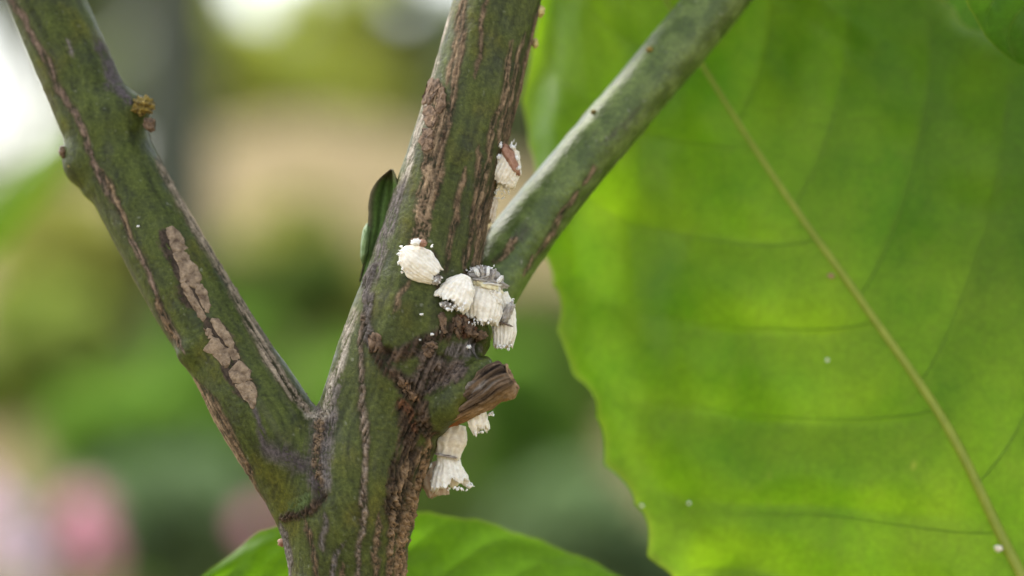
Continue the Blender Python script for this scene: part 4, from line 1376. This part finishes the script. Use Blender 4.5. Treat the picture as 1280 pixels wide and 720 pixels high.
# tall tree with the dark trunk, its crown above the picture
def garden_tree(px, Y, r, label, seed, crown_z, crown_r, n, mat, holes=(), top=120, lean=0.0, drop=()):
    rs = np.random.default_rng(seed)
    b = P(px, 360, Y); z0 = gz(b[0], b[1])
    e = empty("garden_tree", (float(b[0]), float(b[1]), z0))
    zz = np.linspace(z0 - 2, top, 26)
    path = np.c_[b[0] + lean * (zz - z0) + 1.2 * np.sin(zz / 30 + seed), b[1] + 1.2 * np.cos(zz / 26), zz]
    parts = [tube_arrays(path, r * (1.15 - .45 * (zz - z0) / (top - z0)) + r * .6 * np.exp(-(zz - z0) / 6), 16)]
    cs, rr = [], []
    for k in range(7):
        a = k * 2.4 + seed
        tip = np.array([b[0] + crown_r * .6 * math.cos(a), b[1] + crown_r * .6 * math.sin(a), crown_z + rs.uniform(-.2, .5) * crown_r])
        s = path[18 + (k % 5)]
        parts.append(tube_arrays(catmull(np.array([s, (s + tip) / 2 + [0, 0, crown_r * .12], tip]), 12), np.linspace(r * .42, r * .08, 12), 8))
        cs.append(tip); rr.append(np.array([.5, .5, .38]) * crown_r * rs.uniform(.8, 1.1))
    for (dx, dy, dY, rad) in drop:                                    # low boughs that dip into view
        c = P(dx, dy, dY); s = path[17]
        parts.append(tube_arrays(catmull(np.array([s, (s + c) / 2 + [0, 0, 6], c]), 12), np.linspace(r * .3, .25, 12), 7))
        cs.append(c); rr.append(np.array([rad, rad, rad * .6]))
    V, F = join_arrays(parts)
    mesh_obj("trunk", V, F, M_TRUNK, e)
    V, F = leaf_cloud(cs, rr, n, 6.0, seed, holes)
    mesh_obj("crown", V, F, mat, e, smooth=False)
    return tag(e, label, "tree", "trees in the garden behind")


HOLES = [(12, 130, 52), (322, -4, 30), (505, 0, 22)]
garden_tree(222, 330, 4.5, "tall tree with a straight dark trunk behind the left branch", 5, 200, 60, 5200, M_DG, HOLES, 190)
garden_tree(900, 520, 5.0, "tree with a pale green crown behind the big leaf", 8, 120, 80, 5200, M_OL, HOLES, 130)

shrub(355, 100, 470, 85, 62, 2400, 5, M_YG, "sunlit yellow-green shrub on top of the earth bank", 21, HOLES)
shrub(290, 150, 455, 42, 40, 900, 5, M_OL, "small olive shrub on the bank beside the dark trunk", 44, HOLES)
shrub(440, 215, 425, 60, 26, 700, 5, M_YG, "low lime-green shrub on the bare slope of the bank", 45, HOLES)
shrub(130, 160, 520, 70, 90, 1300, 5, M_PG, "pale grey-green shrub beside the dark tree trunk", 22, HOLES)
shrub(460, 130, 500, 70, 60, 1500, 5, M_OL, "olive shrub on the bank beside the yellow-green one", 23, HOLES)
shrub(640, 120, 480, 90, 120, 2200, 5, M_PG, "pale green shrub on the bank behind the fork of the stem", 24, HOLES)
for k, (a, b, m_, lab) in enumerate([(0, -20, M_PG, "tall pale hedge shrub at the far end of the hedge"), (95, 20, M_PG, "tall pale hedge shrub left of the dark trunk"), (290, 60, M_YG, "tall lime-green hedge shrub right of the dark trunk"), (410, 20, M_YG, "tall yellow-green hedge shrub behind the bank"), (570, 60, M_PG, "tall pale hedge shrub behind the main stem")]):
    shrub(a, b, 600, 95, 100, 2100, 6, m_, lab, 60 + k, HOLES)
shrub(60, 330, 330, 120, 80, 2200, 5, M_OL, "olive shrub at the foot of the bank by the tree", 25, HOLES)
shrub(470, 330, 330, 90, 60, 1500, 5, M_OL, "low olive shrub at the foot of the bare bank", 26, HOLES)
shrub(350, 375, 260, 80, 60, 2000, 5, M_DG, "dark green shrub in front of the bare bank", 27, HOLES)
shrub(60, 480, 240, 110, 70, 2200, 5, M_MG, "mid green shrub below the olive one", 28, HOLES)
shrub(235, 540, 190, 110, 62, 2600, 5, M_BG, "bright green leafy shrub behind the left branch", 29, HOLES)
shrub(420, 520, 220, 90, 70, 2000, 5, M_BG, "bright green shrub seen through the fork", 30, HOLES)
shrub(150, 680, 170, 120, 60, 2200, 5, M_TG, "blue-green leafy plant among the pink flowers", 31, HOLES)
shrub(330, 690, 190, 90, 60, 1600, 5, M_DG, "dark leafy plant under the bright green shrub", 32, HOLES)
shrub(690, 430, 280, 80, 70, 2000, 5, M_DG, "dark green shrub between the stem and the big leaf", 33, HOLES)
shrub(640, 560, 220, 90, 60, 2200, 5, M_BG, "mid green shrub below the pruned stub", 34, HOLES)
shrub(770, 680, 170, 90, 55, 2000, 5, M_TG, "blue-green plant beneath the big leaf", 35, HOLES)
shrub(560, 690, 200, 90, 55, 1800, 5, M_DG, "dark leafy plant behind the lower leaf", 36, HOLES)
shrub(860, 300, 380, 130, 120, 2600, 5, M_OL, "broad olive shrub hidden by the big leaf", 37, HOLES)
shrub(1060, 480, 300, 150, 130, 2600, 5, M_BG, "broad bright green shrub hidden by the big leaf", 38, HOLES)
shrub(1250, 250, 420, 150, 150, 2600, 5, M_PG, "broad pale shrub hidden by the big leaf", 39, HOLES)
shrub(-180, 260, 420, 150, 130, 2600, 5, M_PG, "broad pale shrub beyond the left edge of the bank", 40, HOLES)

# the planting goes on to both sides
for k, (a, b, Y_, m_) in enumerate([(-170, 560, 220, M_BG), (-330, 420, 300, M_OL), (-420, 620, 220, M_MG), (-560, 300, 380, M_PG), (-650, 520, 260, M_BG), (-800, 380, 340, M_MG), (-300, 140, 480, M_OL), (-620, 90, 520, M_PG),
                                    (1420, 420, 300, M_MG), (1600, 250, 420, M_OL), (1700, 560, 240, M_BG), (1900, 360, 340, M_MG), (1500, 80, 520, M_PG), (1850, 120, 500, M_OL)]):
    lab = {M_BG: "bright green", M_OL: "olive", M_MG: "mid green", M_PG: "pale green"}[m_]
    shrub(a, b, Y_, 120, 80, 1700, 5, m_, lab + " shrub " + ("at the foot" if Y_ <= 230 else "on the lower slope" if Y_ <= 330 else "on the upper slope" if Y_ <= 430 else "on top") + " of the bank, beyond the " + ("left branch" if a < 0 else "big leaf"), 100 + k, HOLES, group="shrubs further along the bed")

# a neighbouring sapling, one leaf of which reaches behind the left branch
sap = empty("young_sapling", (-17.0, 30.0, gz(-17.0, 30.0)))
z0 = gz(-17.0, 30.0)
spath = catmull(np.array([[-17, 30, z0 - 1], [-16.6, 30, -25], [-16.8, 30.2, -8], [-16.0, 30, 4], [-16.4, 30, 14]]), 30)
V, F = tube_arrays(spath, np.linspace(.55, .18, 30), 10)
mesh_obj("stem", V, F, M_PETIOLE, sap)
def sap_leaf(pts, wd, nrm, seed):
    build_leaf(sap, pts, [0, wd * .8, wd, wd * .75, .02], [0, wd * .8, wd, wd * .75, .02], nrm, M_LEAF, n=50, m=26, nveins=8, rib=.06, seed=seed)
sap_leaf([np.array([-16.3, 30, 1.0]), P(-120, 330, 30), P(-40, 290, 30), P(30, 225, 30.5), P(105, 150, 31)], .75, (.5, -.6, .9), 71)
for k in range(7):
    i = 12 + 2 * k; b = spath[i]; a = k * 2.3 + 2.2
    d = np.array([-abs(math.cos(a)) if k % 2 else math.cos(a) * .4 - .5, math.sin(a), .35])
    sap_leaf([b + d * s * 7 + np.array([0, 0, -.12 * (s * 5) ** 2 * .3]) for s in (0, .25, .5, .75, 1)], 1.5, (0, -.3, 1), 72 + k)
tag(sap, "slim young sapling whose narrow green leaf shows behind the left branch", "sapling")


# pink and lilac flowers low in the bed
def flower(px, py, Y, rad, mat, label, seed, face=(0, -1, .5)):
    rs = np.random.default_rng(seed)
    c = P(px, py, Y); z0 = gz(c[0], c[1])
    e = empty("flowering_plant", (float(c[0]), float(c[1]), z0))
    foot = np.array([c[0] + rs.normal(0, 1), c[1] + 2, z0 - .5])
    path = catmull(np.array([foot, (foot + c) / 2 + [rs.normal(0, 1.5), 0, 0], c]), 16)
    V, F = tube_arrays(path, np.linspace(.28, .16, 16), 8)
    mesh_obj("stalk", V, F, M_PETIOLE, e)
    n = np.array(face, float); n /= np.linalg.norm(n)
    a1 = np.cross(n, [0, 0, 1.0]); a1 /= np.linalg.norm(a1); a2 = np.cross(n, a1)
    V, F = blob_arrays(c, np.array([a1 * rad * .22, a2 * rad * .22, n * rad * .16]), seed, .2, 4, (12, 16))
    hd = mesh_obj("flower_heart", V, F, M_HEART, e)
    for ring, m, ln in ((0, 8, 1.0), (1, 7, .75)):
        for k in range(m):
            a = 2 * math.pi * (k + .5 * ring) / m + rs.normal(0, .06)
            d = a1 * math.cos(a) + a2 * math.sin(a); s = np.cross(n, d)
            P_, Q_ = [], []
            for i in range(7):
                u = i / 6
                w = rad * .30 * math.sin(math.pi * (.12 + .80 * u)) ** .8
                for j in range(5):
                    t = j / 2 - 1
                    P_.append(c + d * rad * (.15 + .85 * u) * ln + s * w * t + n * rad * (.10 + .12 * ring + .12 * u - .28 * u * u + .08 * t * t))
            for i in range(6):
                for j in range(4):
                    q = i * 5 + j
                    Q_.append((q, q + 1, q + 6, q + 5))
            mesh_obj("petal", np.array(P_), Q_, mat, e)
    for k in range(4):
        b = path[3 + 3 * k]; a = k * 2.4
        d = np.array([math.cos(a), math.sin(a), .5]); s = np.cross(d, [0, 0, 1.0]); s /= np.linalg.norm(s)
        Vq, Fq = [], []
        for i in range(6):
            u = i / 5
            for t in (-1, 0, 1):
                Vq.append(b + d * 5 * u + s * t * 1.1 * math.sin(math.pi * min(1, .05 + .95 * u)) - np.array([0, 0, 2.2 * u * u - .25 * abs(t)]))
        for i in range(5):
            for j in range(2):
                q = i * 3 + j; Fq.append((q, q + 1, q + 4, q + 3))
        mesh_obj("leaf", np.array(Vq), Fq, M_BG, e)
    return tag(e, label, "flower", "pink flowers in the bed behind")


flower(102, 640, 150, 1.6, M_PINK, "pink flower standing next to the lilac ones", 1)
flower(112, 690, 155, 1.5, M_PINK, "low pink flower under the taller pink one", 2, (.3, -1, .3))
flower(8, 655, 160, 1.6, M_LILAC, "lilac-pink flower beside the pink pair", 3)
flower(-25, 620, 165, 1.5, M_LILAC, "lilac flower at the outer end of the flower bed", 4, (-.3, -1, .4))
flower(28, 705, 150, 1.5, M_LILAC, "low lilac flower between the lilac and pink ones", 5)
flower(322, 655, 150, 1.05, M_PINK, "pink flower behind the fork of the citrus stem", 6)
